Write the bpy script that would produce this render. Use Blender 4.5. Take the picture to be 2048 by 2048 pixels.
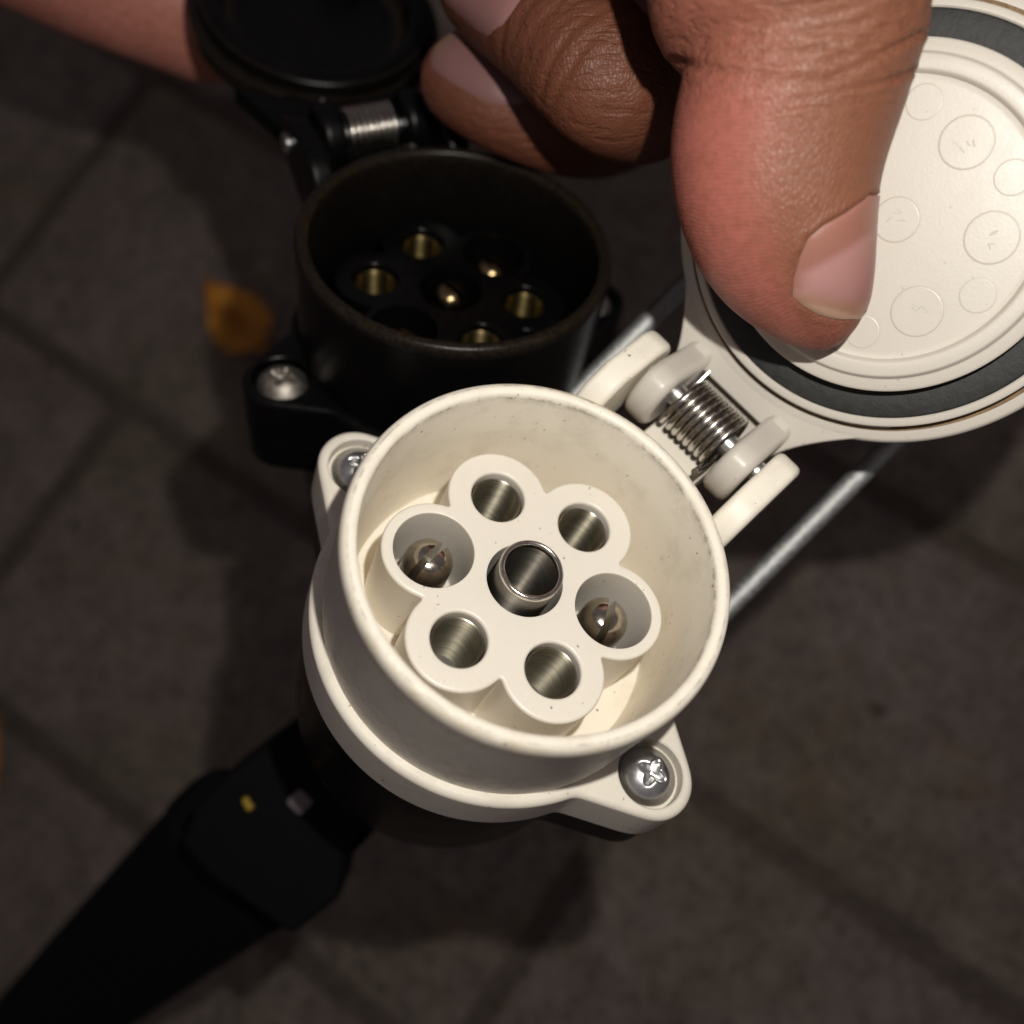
import bpy, bmesh, math, random
import numpy as np
from mathutils import Matrix, Vector

# ------------------------------------------------------------------ set-up
random.seed(7)
rng = np.random.default_rng(7)
for o in list(bpy.data.objects):
    bpy.data.objects.remove(o)
scn = bpy.context.scene
COL = scn.collection
MM = 0.001
FPX = 2070.0                       # focal length measured in pixels of the 2048 px photograph


def unit(a):
    a = np.array(a, float)
    return a / np.linalg.norm(a)


# The photograph was measured in a camera frame (mm, x right, y down, z forward).
# The world has z up and z = 0 on top of the pavement.
GN = unit([math.tan(-0.14), math.tan(-0.221), -1.0])      # pavement normal in that frame
GC = np.array([0.0, 0.0, 307.9])
WY = unit(np.array([0, -1.0, 0]) - GN * (-GN[1]))
WX = np.cross(WY, GN)
WR = np.array([WX, WY, GN])


def W(p):
    """camera frame point (mm) -> world point (m)"""
    return Vector((WR @ (np.array(p, float) - GC)) * MM)


def WD(d):
    return Vector(WR @ np.array(d, float))


def px(x, y, z):
    """pixel of the 2048 px photograph at depth z (mm) -> camera frame"""
    return np.array([(x - 1024) / FPX * z, (y - 1024) / FPX * z, z])


def frame_matrix(o, ex, ey, ez):
    m = Matrix.Identity(4)
    for i, e in enumerate((ex, ey, ez)):
        m.col[i][:3] = WD(e)
    m.col[3][:3] = W(o)
    return m


# ------------------------------------------------------------------ camera, night sky, flash, exposure
cam_d = bpy.data.cameras.new('camera')
cam = bpy.data.objects.new('camera', cam_d)
COL.objects.link(cam)
cam.matrix_world = frame_matrix([0, 0, 0], [1, 0, 0], [0, -1, 0], [0, 0, -1])
cam_d.sensor_width = 36.0
cam_d.sensor_height = 36.0
cam_d.lens = 36.0 * FPX / 2048.0
cam_d.clip_start = 0.005
cam_d.clip_end = 100.0
cam_d.dof.use_dof = True
cam_d.dof.focus_distance = 0.123
cam_d.dof.aperture_fstop = 12.0
scn.camera = cam

world = bpy.data.worlds.new('World')
scn.world = world
world.use_nodes = True
bg = world.node_tree.nodes['Background']
bg.inputs[0].default_value = (1.0, 0.87, 0.92, 1)
bg.inputs[1].default_value = 0.1

fl_d = bpy.data.lights.new('phone_flash', 'AREA')
fl_d.shape = 'DISK'
fl_d.size = 0.0036
fl_d.energy = 0.19
fl_d.color = (1.0, 0.955, 0.885)
flash = bpy.data.objects.new('phone_flash', fl_d)
COL.objects.link(flash)
flash.matrix_world = frame_matrix([21.5, -28.0, 0], [1, 0, 0], [0, -1, 0], [0, 0, -1])

scn.view_settings.view_transform = 'Standard'
scn.view_settings.look = 'None'
scn.view_settings.exposure = 0.0
scn.view_settings.gamma = 1.0
scn.render.engine = 'CYCLES'
scn.cycles.use_denoising = True
scn.cycles.max_bounces = 10
scn.cycles.diffuse_bounces = 6
scn.cycles.glossy_bounces = 6
scn.cycles.sample_clamp_indirect = 4.0
scn.cycles.caustics_reflective = False


# ------------------------------------------------------------------ materials
def new_mat(name):
    m = bpy.data.materials.new(name)
    m.use_nodes = True
    nt = m.node_tree
    b = nt.nodes['Principled BSDF']
    return m, nt, b


class NT:
    """short way to write node trees"""
    def __init__(s, nt):
        s.nt = nt

    def n(s, typ, **kw):
        nd = s.nt.nodes.new(typ)
        for k, v in kw.items():
            if k.startswith('i_'):
                key = k[2:]
                key = int(key) if key.isdigit() else key
                nd.inputs[key].default_value = v
            else:
                setattr(nd, k, v)
        return nd

    def l(s, a, b):
        s.nt.links.new(a, b)

    def coord(s, scale=(1, 1, 1), kind='Object'):
        tc = s.n('ShaderNodeTexCoord')
        mp = s.n('ShaderNodeMapping')
        mp.inputs['Scale'].default_value = scale
        s.l(tc.outputs[kind], mp.inputs[0])
        return mp.outputs[0]

    def noise(s, vec, scale, detail=4, rough=0.55):
        nd = s.n('ShaderNodeTexNoise')
        nd.inputs['Scale'].default_value = scale
        nd.inputs['Detail'].default_value = detail
        nd.inputs['Roughness'].default_value = rough
        s.l(vec, nd.inputs['Vector'])
        return nd.outputs['Fac']

    def ramp(s, fac, stops):
        nd = s.n('ShaderNodeValToRGB')
        el = nd.color_ramp.elements
        while len(el) < len(stops):
            el.new(0.5)
        for e, (p, c) in zip(el, stops):
            e.position = p
            e.color = c if len(c) == 4 else (*c, 1)
        s.l(fac, nd.inputs[0])
        return nd.outputs[0]

    def mix(s, fac, a, b, mode='MIX'):
        nd = s.n('ShaderNodeMix', data_type='RGBA', blend_type=mode)
        for sock, v in ((nd.inputs[0], fac), (nd.inputs[6], a), (nd.inputs[7], b)):
            if hasattr(v, 'links'):
                s.l(v, sock)
            else:
                sock.default_value = v if not isinstance(v, tuple) or len(v) == 4 else (*v, 1)
        return nd.outputs[2]

    def bump(s, h, strength, dist, normal=None):
        nd = s.n('ShaderNodeBump')
        nd.inputs['Strength'].default_value = strength
        nd.inputs['Distance'].default_value = dist
        s.l(h, nd.inputs['Height'])
        if normal is not None:
            s.l(normal, nd.inputs['Normal'])
        return nd.outputs[0]

    def math(s, op, a, b=0.0):
        nd = s.n('ShaderNodeMath', operation=op)
        for sock, v in zip(nd.inputs, (a, b)):
            if hasattr(v, 'links'):
                s.l(v, sock)
            else:
                sock.default_value = v
        return nd.outputs[0]


def plastic_mat(name, base, dirt, rough, dirt_amt, speck_amt, sss=0.08):
    m, nt, b = new_mat(name)
    t = NT(nt)
    v = t.coord()
    big = t.noise(v, 190, 5, 0.62)
    smudge = t.ramp(big, [(0.50, (0, 0, 0)), (0.74, (1, 1, 1))])
    fine = t.noise(v, 900, 6, 0.7)
    smudge = t.math('MULTIPLY', smudge, fine)
    sp = t.noise(v, 1500, 2, 0.5)
    sp2 = t.noise(v, 330, 2, 0.5)
    speck = t.ramp(sp, [(0.70, (0, 0, 0)), (0.73, (1, 1, 1))])
    speck = t.math('MULTIPLY', speck, t.ramp(sp2, [(0.50, (0, 0, 0)), (0.58, (1, 1, 1))]))
    c = t.mix(t.math('MULTIPLY', smudge, dirt_amt), base, dirt)
    c = t.mix(t.math('MULTIPLY', speck, speck_amt), c, (0.09, 0.065, 0.04))
    da = t.n('ShaderNodeAttribute', attribute_name='dirt')
    ds = t.n('ShaderNodeSeparateColor')
    t.l(da.outputs['Color'], ds.inputs[0])
    ln = t.math('MULTIPLY', ds.outputs[0], t.ramp(t.noise(v, 520, 5, 0.7), [(0.42, (0.05, 0.05, 0.05)), (0.62, (1, 1, 1))]))
    c = t.mix(ln, c, (0.07, 0.055, 0.035))
    st = t.math('MULTIPLY', ds.outputs[1], t.ramp(t.noise(v, 300, 4, 0.65), [(0.35, (0, 0, 0)), (0.6, (1, 1, 1))]))
    c = t.mix(st, c, (0.40, 0.27, 0.09))
    t.l(c, b.inputs['Base Color'])
    r = t.math('ADD', t.math('MULTIPLY', big, 0.28), rough - 0.14)
    t.l(r, b.inputs['Roughness'])
    b.inputs['Subsurface Weight'].default_value = sss
    b.inputs['Subsurface Radius'].default_value = (1.0, 0.8, 0.55)
    b.inputs['Subsurface Scale'].default_value = 0.0016
    b.inputs['IOR'].default_value = 1.48
    h = t.noise(v, 2600, 3, 0.6)
    t.l(t.bump(h, 0.16, 0.0001), b.inputs['Normal'])
    return m


M = {}
M['white_plastic'] = plastic_mat('aged_white_plastic', (0.83, 0.775, 0.665), (0.40, 0.33, 0.24), 0.50, 0.55, 0.85)
M['insert_plastic'] = plastic_mat('clean_cream_plastic', (0.745, 0.698, 0.615), (0.55, 0.47, 0.36), 0.36, 0.25, 0.75, 0.12)
M['lid_plastic'] = plastic_mat('cream_lid_plastic', (0.585, 0.543, 0.477), (0.50, 0.42, 0.32), 0.37, 0.10, 0.25, 0.1)


def simple_mat(name, base, rough, metal=0.0, bump=0.0, bscale=800, vary=0.0, ior=1.5, stretch=(1, 1, 1), aniso=0.0):
    m, nt, b = new_mat(name)
    t = NT(nt)
    v = t.coord(stretch)
    f = t.noise(v, bscale, 5, 0.62)
    if vary:
        lo = tuple(x * (1 - vary) for x in base)
        hi = tuple(min(1, x * (1 + vary)) for x in base)
        t.l(t.ramp(f, [(0.3, lo), (0.7, hi)]), b.inputs['Base Color'])
    else:
        b.inputs['Base Color'].default_value = (*base, 1)
    b.inputs['Metallic'].default_value = metal
    if aniso:
        b.inputs['Anisotropic'].default_value = aniso
        b.inputs['Anisotropic Rotation'].default_value = 0.25
        tg = t.n('ShaderNodeTangent', direction_type='RADIAL', axis='Z')
        t.l(tg.outputs[0], b.inputs['Tangent'])
    t.l(t.math('ADD', t.math('MULTIPLY', f, 0.06 if aniso else 0.22), rough - (0.03 if aniso else 0.11)), b.inputs['Roughness'])
    b.inputs['IOR'].default_value = ior
    if bump:
        t.l(t.bump(f, bump, 0.0002), b.inputs['Normal'])
    return m


M['edge_shade'] = simple_mat('edge_shade', (0.47, 0.415, 0.335), 0.5)  # groove shade round the mould marks, put into the colour
M['grime'] = simple_mat('brown_grime', (0.20, 0.125, 0.06), 0.7, 0, 0.3, 900, 0.35)
M['rubber'] = simple_mat('dark_rubber_gasket', (0.014, 0.0135, 0.013), 0.62, 0, 0.5, 900, 0.35)
M['nickel'] = simple_mat('nickel_plated_brass', (0.50, 0.465, 0.36), 0.37, 1.0, 0.03, 2600, 0.3, stretch=(0.12, 0.12, 1), aniso=1.0)
M['nickel_dark'] = simple_mat('dull_nickel', (0.27, 0.25, 0.215), 0.36, 1.0, 0.05, 2600, 0.3, stretch=(0.12, 0.12, 1), aniso=1.0)
M['polished'] = simple_mat('polished_contact_lip', (0.66, 0.63, 0.58), 0.17, 1.0, 0.25, 900, 0.15)
M['nickel_pin'] = simple_mat('tarnished_nickel_pin', (0.62, 0.56, 0.46), 0.16, 1.0, 0.2, 900, 0.2)
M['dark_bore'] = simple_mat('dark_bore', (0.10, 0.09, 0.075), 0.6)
M['chrome'] = simple_mat('zinc_plated_screw', (0.72, 0.72, 0.71), 0.33, 1.0, 0.12, 900, 0.08)
M['old_screw'] = simple_mat('worn_screw', (0.33, 0.30, 0.265), 0.52, 1.0, 0.5, 700, 0.3)
M['spring'] = simple_mat('spring_steel', (0.50, 0.47, 0.43), 0.25, 1.0, 0.1, 1500, 0.1)
M['galv'] = simple_mat('galvanised_rod', (0.50, 0.51, 0.50), 0.62, 1.0, 0.6, 1300, 0.25)
M['brass'] = simple_mat('tarnished_brass', (0.36, 0.28, 0.12), 0.36, 1.0, 0.05, 2600, 0.3, stretch=(0.12, 0.12, 1), aniso=0.9)
M['brass_dark'] = simple_mat('dirty_brass', (0.26, 0.19, 0.10), 0.26, 1.0, 0.3, 900, 0.4)
M['boot'] = simple_mat('black_rubber_boot', (0.0022, 0.0022, 0.0025), 0.7, 0, 0.4, 700, 0.3)
M['boot'].node_tree.nodes['Principled BSDF'].inputs['Specular IOR Level'].default_value = 0.12
M['gap_patch'] = simple_mat('gap_patch_grey', (0.15, 0.12, 0.13), 0.7, 0, 0.2, 700, 0.2)
M['yellow_wire'] = simple_mat('yellow_wire_sheath', (0.30, 0.19, 0.012), 0.6, 0, 0, 800, 0.1)


def dusty_black(name, dust, amt, rough):
    m, nt, b = new_mat(name)
    t = NT(nt)
    v = t.coord()
    n1 = t.noise(v, 160, 6, 0.7)
    n2 = t.noise(v, 1500, 4, 0.75)
    f = t.math('MULTIPLY', t.ramp(n1, [(0.42, (0, 0, 0)), (0.7, (1, 1, 1))]), t.ramp(n2, [(0.4, (0, 0, 0)), (0.72, (1, 1, 1))]))
    c = t.mix(t.math('MULTIPLY', f, amt), (0.0022, 0.0022, 0.0024), dust)
    t.l(c, b.inputs['Base Color'])
    t.l(t.math('ADD', t.math('MULTIPLY', n1, 0.3), rough - 0.15), b.inputs['Roughness'])
    b.inputs['Specular IOR Level'].default_value = 0.17
    da = t.n('ShaderNodeAttribute', attribute_name='dirt')
    ds = t.n('ShaderNodeSeparateColor')
    t.l(da.outputs['Color'], ds.inputs[0])
    c = t.mix(t.math('MULTIPLY', ds.outputs[2], t.ramp(n2, [(0.3, (0.1, 0.1, 0.1)), (0.65, (1, 1, 1))])), c, (0.13, 0.085, 0.05))
    t.l(c, b.inputs['Base Color'])
    t.l(t.bump(n2, 0.25, 0.00015), b.inputs['Normal'])
    return m


M['black_plastic'] = dusty_black('black_plastic', (0.02, 0.015, 0.011), 0.25, 0.3)
M['black_dusty'] = dusty_black('dusty_black_plastic', (0.018, 0.012, 0.008), 0.3, 0.31)
M['black_gloss'] = dusty_black('glossy_black_plastic', (0.02, 0.013, 0.008), 0.3, 0.2)


# ------------------------------------------------------------------ mesh helpers (all in mm, written in metres)
def smooth(me, angle=35):
    me.polygons.foreach_set('use_smooth', [True] * len(me.polygons))
    me.set_sharp_from_angle(angle=math.radians(angle))


class MB:
    """collects verts and faces of one mesh"""
    def __init__(s):
        s.v = []
        s.f = []

    def add(s, verts, faces):
        o = len(s.v)
        s.v += [tuple(map(float, p)) for p in verts]
        s.f += [tuple(i + o for i in f) for f in faces]

    def grid(s, P, closed_u=False, closed_v=False):
        """P[i][j] -> quads"""
        P = np.asarray(P, float)
        nu, nv = P.shape[:2]
        faces = []
        for i in range(nu if closed_u else nu - 1):
            for j in range(nv if closed_v else nv - 1):
                a = i * nv + j
                b = i * nv + (j + 1) % nv
                c = ((i + 1) % nu) * nv + (j + 1) % nv
                d = ((i + 1) % nu) * nv + j
                faces.append((a, b, c, d))
        s.add(P.reshape(-1, 3), faces)

    def lathe(s, prof, seg=64, cx=0, cy=0, closed=False, a0=0.0, a1=2 * math.pi):
        full = abs(a1 - a0 - 2 * math.pi) < 1e-6
        th = np.linspace(a0, a1, seg, endpoint=not full)
        P = [[(cx + r * math.cos(t), cy + r * math.sin(t), z) for t in th] for r, z in prof]
        s.grid(P, closed_u=closed, closed_v=full)

    def tube(s, path, r, seg=10, caps=True):
        path = np.asarray(path, float)
        n = len(path)
        rr = np.full(n, r) if np.isscalar(r) else np.asarray(r, float)
        T = np.gradient(path, axis=0)
        T /= np.linalg.norm(T, axis=1)[:, None]
        N = np.cross(T[0], [0.3, 0.5, 0.8])
        N /= np.linalg.norm(N)
        rows = []
        for i in range(n):
            N = N - T[i] * (N @ T[i])
            N /= np.linalg.norm(N)
            B = np.cross(T[i], N)
            rows.append([path[i] + rr[i] * (math.cos(a) * N + math.sin(a) * B) for a in np.linspace(0, 2 * math.pi, seg, endpoint=False)])
        o = len(s.v)
        s.grid(rows, closed_v=True)
        if caps:
            s.f.append(tuple(o + j for j in range(seg))[::-1])
            s.f.append(tuple(o + (n - 1) * seg + j for j in range(seg)))

    def mesh(s, name, recalc=True, angle=35, weld=True):
        me = bpy.data.meshes.new(name)
        bm = bmesh.new()
        vs = [bm.verts.new((p[0] * MM, p[1] * MM, p[2] * MM)) for p in s.v]
        for f in s.f:
            ff = []
            for i in f:
                if i not in ff:
                    ff.append(i)
            if len(ff) > 2:
                try:
                    bm.faces.new([vs[i] for i in ff])
                except ValueError:
                    pass
        if weld:
            bmesh.ops.remove_doubles(bm, verts=bm.verts, dist=2e-6)
        if recalc:
            bmesh.ops.recalc_face_normals(bm, faces=bm.faces)
        bm.to_mesh(me)
        bm.free()
        smooth(me, angle)
        return me


def offset_poly(poly, d):
    """inset (d > 0 shrinks a counter-clockwise outline) along averaged normals"""
    P = np.asarray(poly, float)
    e = np.roll(P, -1, 0) - P
    e /= np.linalg.norm(e, axis=1)[:, None] + 1e-12
    nrm = np.c_[-e[:, 1], e[:, 0]]
    k = nrm + np.roll(nrm, 1, 0)
    k /= np.linalg.norm(k, axis=1)[:, None] + 1e-12
    cosang = np.clip((k * nrm).sum(1), 0.5, 1)
    return P + k * (d / cosang)[:, None]


def slab(mb_unused, poly, z0, z1, bevel=0.5, holes=(), seg=3, bevel_bottom=0.0):
    """a plate with outline poly (ccw), rounded top edge and holes.
    holes: list of (cx, cy, profile [(r, z) from the top down], seg). Returns a bmesh (mm)."""
    bm = bmesh.new()
    poly = np.asarray(poly, float)

    def loop(p, z):
        return [bm.verts.new((x, y, z)) for x, y in p]

    def bridge(a, b):
        n = len(a)
        for i in range(n):
            try:
                bm.faces.new((a[i], a[(i + 1) % n], b[(i + 1) % n], b[i]))
            except ValueError:
                pass
    loops = []
    if bevel_bottom:
        for k in range(seg + 1):
            a = math.pi / 2 * k / seg
            loops.append(loop(offset_poly(poly, bevel_bottom * (1 - math.sin(a))), z0 + bevel_bottom * (1 - math.cos(a))))
    else:
        loops.append(loop(poly, z0))
    if bevel:
        for k in range(seg + 1):
            a = math.pi / 2 * k / seg
            loops.append(loop(offset_poly(poly, bevel * (1 - math.cos(a))), z1 - bevel * (1 - math.sin(a))))
    else:
        loops.append(loop(poly, z1))
    for a, b in zip(loops, loops[1:]):
        bridge(a, b)
    top = loops[-1]
    bm.faces.new(loops[0][::-1]) if not holes or all(h[4] for h in holes) else None
    edges = [bm.edges.get((top[i], top[(i + 1) % len(top)])) or bm.edges.new((top[i], top[(i + 1) % len(top)])) for i in range(len(top))]
    for h in holes:
        cx, cy, prof, sg, cap = h
        th = np.linspace(0, 2 * math.pi, sg, endpoint=False)
        hl = [loop(np.c_[cx + r * np.cos(th), cy + r * np.sin(th)], z) for r, z in prof]
        for a, b in zip(hl, hl[1:]):
            bridge(a, b)
        if cap:
            bm.faces.new(hl[-1])
        edges += [bm.edges.get((hl[0][i], hl[0][(i + 1) % sg])) or bm.edges.new((hl[0][i], hl[0][(i + 1) % sg])) for i in range(sg)]
    if holes:
        bmesh.ops.triangle_fill(bm, use_beauty=True, use_dissolve=False, edges=edges)
    else:
        bm.faces.new(top)
    return bm


def bm_mesh(bm, name, xf=None, angle=35):
    if xf is not None:
        bmesh.ops.transform(bm, matrix=xf, verts=bm.verts)
    bmesh.ops.remove_doubles(bm, verts=bm.verts, dist=1e-3)
    bmesh.ops.recalc_face_normals(bm, faces=bm.faces)
    for v in bm.verts:
        v.co *= MM
    me = bpy.data.meshes.new(name)
    bm.to_mesh(me)
    bm.free()
    smooth(me, angle)
    return me


def obj(name, me, mat, parent=None, loc=None):
    o = bpy.data.objects.new(name, me)
    COL.objects.link(o)
    if mat is not None and len(me.materials) == 0:
        me.materials.append(mat)
    if parent is not None:
        o.parent = parent
    if loc is not None:
        o.location = Vector(loc) * MM
    if mat is not None and name not in ('skin', 'fingernail', 'thumb_nail', 'paver', 'ground', 'blade', 'spring', 'cable'):
        wn = o.modifiers.new('weighted_normals', 'WEIGHTED_NORMAL')
        wn.keep_sharp = True
    return o


def empty(name, m=None, label=None, cat=None, group=None):
    o = bpy.data.objects.new(name, None)
    o.empty_display_size = 0.01
    COL.objects.link(o)
    if m is not None:
        o.matrix_world = m
    if label:
        o['label'] = label
    if cat:
        o['category'] = cat
    if group:
        o['group'] = group
    return o


def arc(cx, cy, r, a0, a1, n):
    return [(cx + r * math.cos(a), cy + r * math.sin(a)) for a in np.linspace(a0, a1, n)]


def fillet(pts, r, n=5):
    """round the inner corners of an open profile; r scalar or list"""
    pts = [np.array(p, float) for p in pts]
    out = [pts[0]]
    for i in range(1, len(pts) - 1):
        rr = r if np.isscalar(r) else r[i]
        a, b, c = pts[i - 1], pts[i], pts[i + 1]
        u, v = a - b, c - b
        lu, lv = np.linalg.norm(u), np.linalg.norm(v)
        if rr <= 0 or lu < 1e-9 or lv < 1e-9:
            out.append(b)
            continue
        u, v = u / lu, v / lv
        ang = math.acos(max(-1, min(1, u @ v)))
        d = min(rr / math.tan(ang / 2) if ang > 0.02 else 0, lu * 0.45, lv * 0.45)
        for k in range(n + 1):
            t = k / n
            p0, p1 = b + u * d, b + v * d
            out.append((1 - t) ** 2 * p0 + 2 * t * (1 - t) * b + t * t * p1)
    out.append(pts[-1])
    return [tuple(p) for p in out]


# ------------------------------------------------------------------ ground: brick pavement
def paver_frame():
    ph = 0.601
    n = GN
    u = unit(np.array([1, 0, 0]) - n * n[0])
    w = np.cross(n, u) * -1
    e = -math.sin(ph) * u + math.cos(ph) * w       # across the rows (image down-left)
    g = math.cos(ph) * u + math.sin(ph) * w        # along the rows (image down-right)
    return e, g


EROW, GROW = paver_frame()
mg, nt, b = new_mat('joint_sand')
t = NT(nt)
v = t.coord()
f = t.noise(v, 300, 6, 0.7)
t.l(t.ramp(f, [(0.3, (0.062, 0.047, 0.036)), (0.7, (0.13, 0.10, 0.08))]), b.inputs['Base Color'])
b.inputs['Roughness'].default_value = 0.95
t.l(t.bump(f, 0.8, 0.002), b.inputs['Normal'])
M['sand'] = mg
mg, nt, b = new_mat('grey_brown_concrete_paver')
t = NT(nt)
v = t.coord()
oi = t.n('ShaderNodeObjectInfo')
off = t.n('ShaderNodeVectorMath', operation='SCALE')
t.l(oi.outputs['Location'], off.inputs[0])
off.inputs[3].default_value = 7.3
add = t.n('ShaderNodeVectorMath', operation='ADD')
t.l(v, add.inputs[0])
t.l(off.outputs[0], add.inputs[1])
vv = add.outputs[0]
f1 = t.noise(vv, 28, 5, 0.6)
f2 = t.noise(vv, 420, 6, 0.7)
f3 = t.noise(vv, 75, 4, 0.6)
f0 = t.noise(v, 9, 4, 0.6)
f4 = t.noise(v, 95, 5, 0.7)
f5 = t.noise(v, 34, 4, 0.6)
c = t.ramp(f1, [(0.3, (0.22, 0.172, 0.145)), (0.7, (0.315, 0.258, 0.228))])
c = t.mix(t.ramp(f0, [(0.48, (0, 0, 0)), (0.66, (0.65, 0.65, 0.65))]), c, (0.21, 0.172, 0.10))
c = t.mix(t.ramp(f3, [(0.58, (0, 0, 0)), (0.72, (0.55, 0.55, 0.55))]), c, (0.26, 0.18, 0.085))
c = t.mix(t.ramp(f4, [(0.40, (0.38, 0.38, 0.38)), (0.56, (0, 0, 0))]), c, (0.10, 0.08, 0.068))
c = t.mix(t.ramp(f4, [(0.58, (0, 0, 0)), (0.72, (0.4, 0.4, 0.4))]), c, (0.36, 0.30, 0.265))
c = t.mix(t.ramp(f5, [(0.60, (0, 0, 0)), (0.74, (0.45, 0.45, 0.45))]), c, (0.25, 0.15, 0.08))
c = t.mix(t.ramp(f2, [(0.35, (0.9, 0.9, 0.9)), (0.52, (0, 0, 0))]), c, (0.085, 0.07, 0.06))
c = t.mix(t.ramp(f2, [(0.62, (0, 0, 0)), (0.75, (0.6, 0.6, 0.6))]), c, (0.40, 0.35, 0.31))
t.l(c, b.inputs['Base Color'])
b.inputs['Roughness'].default_value = 0.9
t.l(t.bump(f2, 1.0, 0.0025), b.inputs['Normal'])
M['paver'] = mg

gm = MB()
gm.add([(-30000, -30000, -2.2), (30000, -30000, -2.2), (30000, 30000, -2.2), (-30000, 30000, -2.2)], [(0, 1, 2, 3)])
ground = obj('ground', gm.mesh('ground'), M['sand'])
ground['kind'] = 'structure'
pave = empty('pavement')
pave['kind'] = 'structure'
rect = []
hw, hh_, cr = 97.4, 47.4, 4.5
for sx, sy, a0 in ((1, 1, 0), (-1, 1, 90), (-1, -1, 180), (1, -1, 270)):
    rect += arc(sx * (hw - cr), sy * (hh_ - cr), cr, math.radians(a0), math.radians(a0 + 90), 4)
paver_me = bm_mesh(slab(None, rect, -45, 0, 3.0, seg=4), 'paver')
gx = WD(GROW)
gy = WD(-EROW)
for r in range(-5, 6):
    for k in range(-4, 5):
        o = obj('paver', paver_me, M['paver'], pave)
        gpos = {-2: 140, -1: 105, 0: -28, 1: 72}.get(r, 72 if r % 2 else -28) + 200 * k
        epos = 37.99 + 100 * r + 50
        c = GC + GROW * gpos + EROW * epos
        mt = Matrix.Identity(4)
        mt.col[0][:3] = gx
        mt.col[1][:3] = gy
        mt.col[2][:3] = gx.cross(gy)
        mt.col[3][:3] = W(c) + Vector((0, 0, random.uniform(-0.0012, 0.0)))
        rot = Matrix.Rotation(random.uniform(-0.006, 0.006), 4, 'Z') @ Matrix.Rotation(random.uniform(-0.006, 0.006), 4, 'X')
        o.matrix_world = mt @ rot


# ------------------------------------------------------------------ sockets
RIN, ROUT = 21.0, 23.0


def add_dirt(me, fn):
    n = len(me.vertices)
    co = np.zeros(n * 3, np.float32)
    me.vertices.foreach_get('co', co)
    co = co.reshape(-1, 3) / MM
    a, b_, c_ = fn(np.hypot(co[:, 0], co[:, 1]), co[:, 2], np.arctan2(co[:, 1], co[:, 0]) % (2 * math.pi))
    at = me.color_attributes.new('dirt', 'FLOAT_COLOR', 'POINT')
    at.data.foreach_set('color', np.c_[a, b_, c_, np.ones(n)].astype(np.float32).ravel())


def flower(th, r, smooth_k=0.35, phase=0.0):
    """radius of the six-lobed insert outline at angles th (lobe circles radius r on an 11.4 mm circle)"""
    out = np.zeros((7, len(th)))
    for k in range(6):
        a = th - phase - k * math.pi / 3
        d = 11.4
        disc = r * r - (d * np.sin(a)) ** 2
        out[k] = np.where((disc > 0) & (np.cos(a) > 0), d * np.cos(a) + np.sqrt(np.maximum(disc, 0)), 0)
    out[6] = 9.5
    m = out.max(0)
    return m + smooth_k * np.log(np.exp((out - m) / smooth_k).sum(0))


def flower_poly(r, phase):
    th = np.linspace(0, 2 * math.pi, 300, endpoint=False)
    rr = flower(th, r, 0.4, phase)
    return np.c_[rr * np.cos(th), rr * np.sin(th)]


def flange_poly(R, grow=0.0):
    """round flange with two pointed screw ears at +-y"""
    th = np.linspace(0, 2 * math.pi, 360, endpoint=False)
    tip_c, tip_r = 27.6 , 5.3 + grow
    # ear outline: circle at the tip and straight sides down to (9.9, 21.8)
    rr = np.full(len(th), R + grow)
    ear = arc(0, tip_c, tip_r, math.radians(33), math.radians(147), 24)
    pts = [(10.4 + grow, 20.5)] + ear + [(-10.4 - grow, 20.5)]
    for s in (1, -1):
        q = np.array([(x, s * y) for x, y in pts])
        an = np.unwrap(np.arctan2(q[:, 1], q[:, 0]))
        rd = np.hypot(q[:, 0], q[:, 1])
        o = np.argsort(an)
        # sample the ear polygon densely
        dense = []
        for a, bb in zip(q[o], q[np.roll(o, -1)][:-1]):
            for tt in np.linspace(0, 1, 30):
                dense.append(a + (bb - a) * tt)
        dense = np.array(dense)
        da = np.arctan2(dense[:, 1], dense[:, 0]) % (2 * math.pi)
        dr = np.hypot(dense[:, 0], dense[:, 1])
        oo = np.argsort(da)
        lo, hi = da.min(), da.max()
        sel = (th >= lo) & (th <= hi)
        rr[sel] = np.maximum(rr[sel], np.interp(th[sel], da[oo], dr[oo]))
    # soften the kinks a little
    k = np.array([1, 2, 3, 2, 1.0])
    k /= k.sum()
    rr = np.convolve(np.r_[rr[-2:], rr, rr[:2]], k, 'valid')
    return np.c_[rr * np.cos(th), rr * np.sin(th)]


def screw_mesh(name, R=3.75, dome=2.1, rot=0.3):
    """pan head screw with a cross recess"""
    mb = MB()
    nr, na = 30, 96
    rows = []
    for i in range(nr + 1):
        r = R * (i / nr)
        row = []
        for j in range(na):
            a = 2 * math.pi * j / na
            z = dome * (1 - (r / R) ** 2.6)
            x, y = r * math.cos(a), r * math.sin(a)
            c, s = math.cos(rot), math.sin(rot)
            X, Y = x * c + y * s, -x * s + y * c
            dep = 0
            for p, q in ((X, Y), (Y, X)):
                wid = 0.58 * (1 - abs(p) / 3.4)
                m1 = 1 / (1 + math.exp((abs(q) - wid) / 0.13))
                m2 = 1 / (1 + math.exp((abs(p) - 1.7) / 0.16))
                dep = max(dep, m1 * m2 * (1.25 - 0.30 * abs(p)))
            row.append((x, y, z - dep))
        rows.append(row)
    rows.append([(R * math.cos(2 * math.pi * j / na), R * math.sin(2 * math.pi * j / na), -0.9) for j in range(na)])
    mb.grid(rows, closed_v=True)
    return mb.mesh(name, angle=50)


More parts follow.
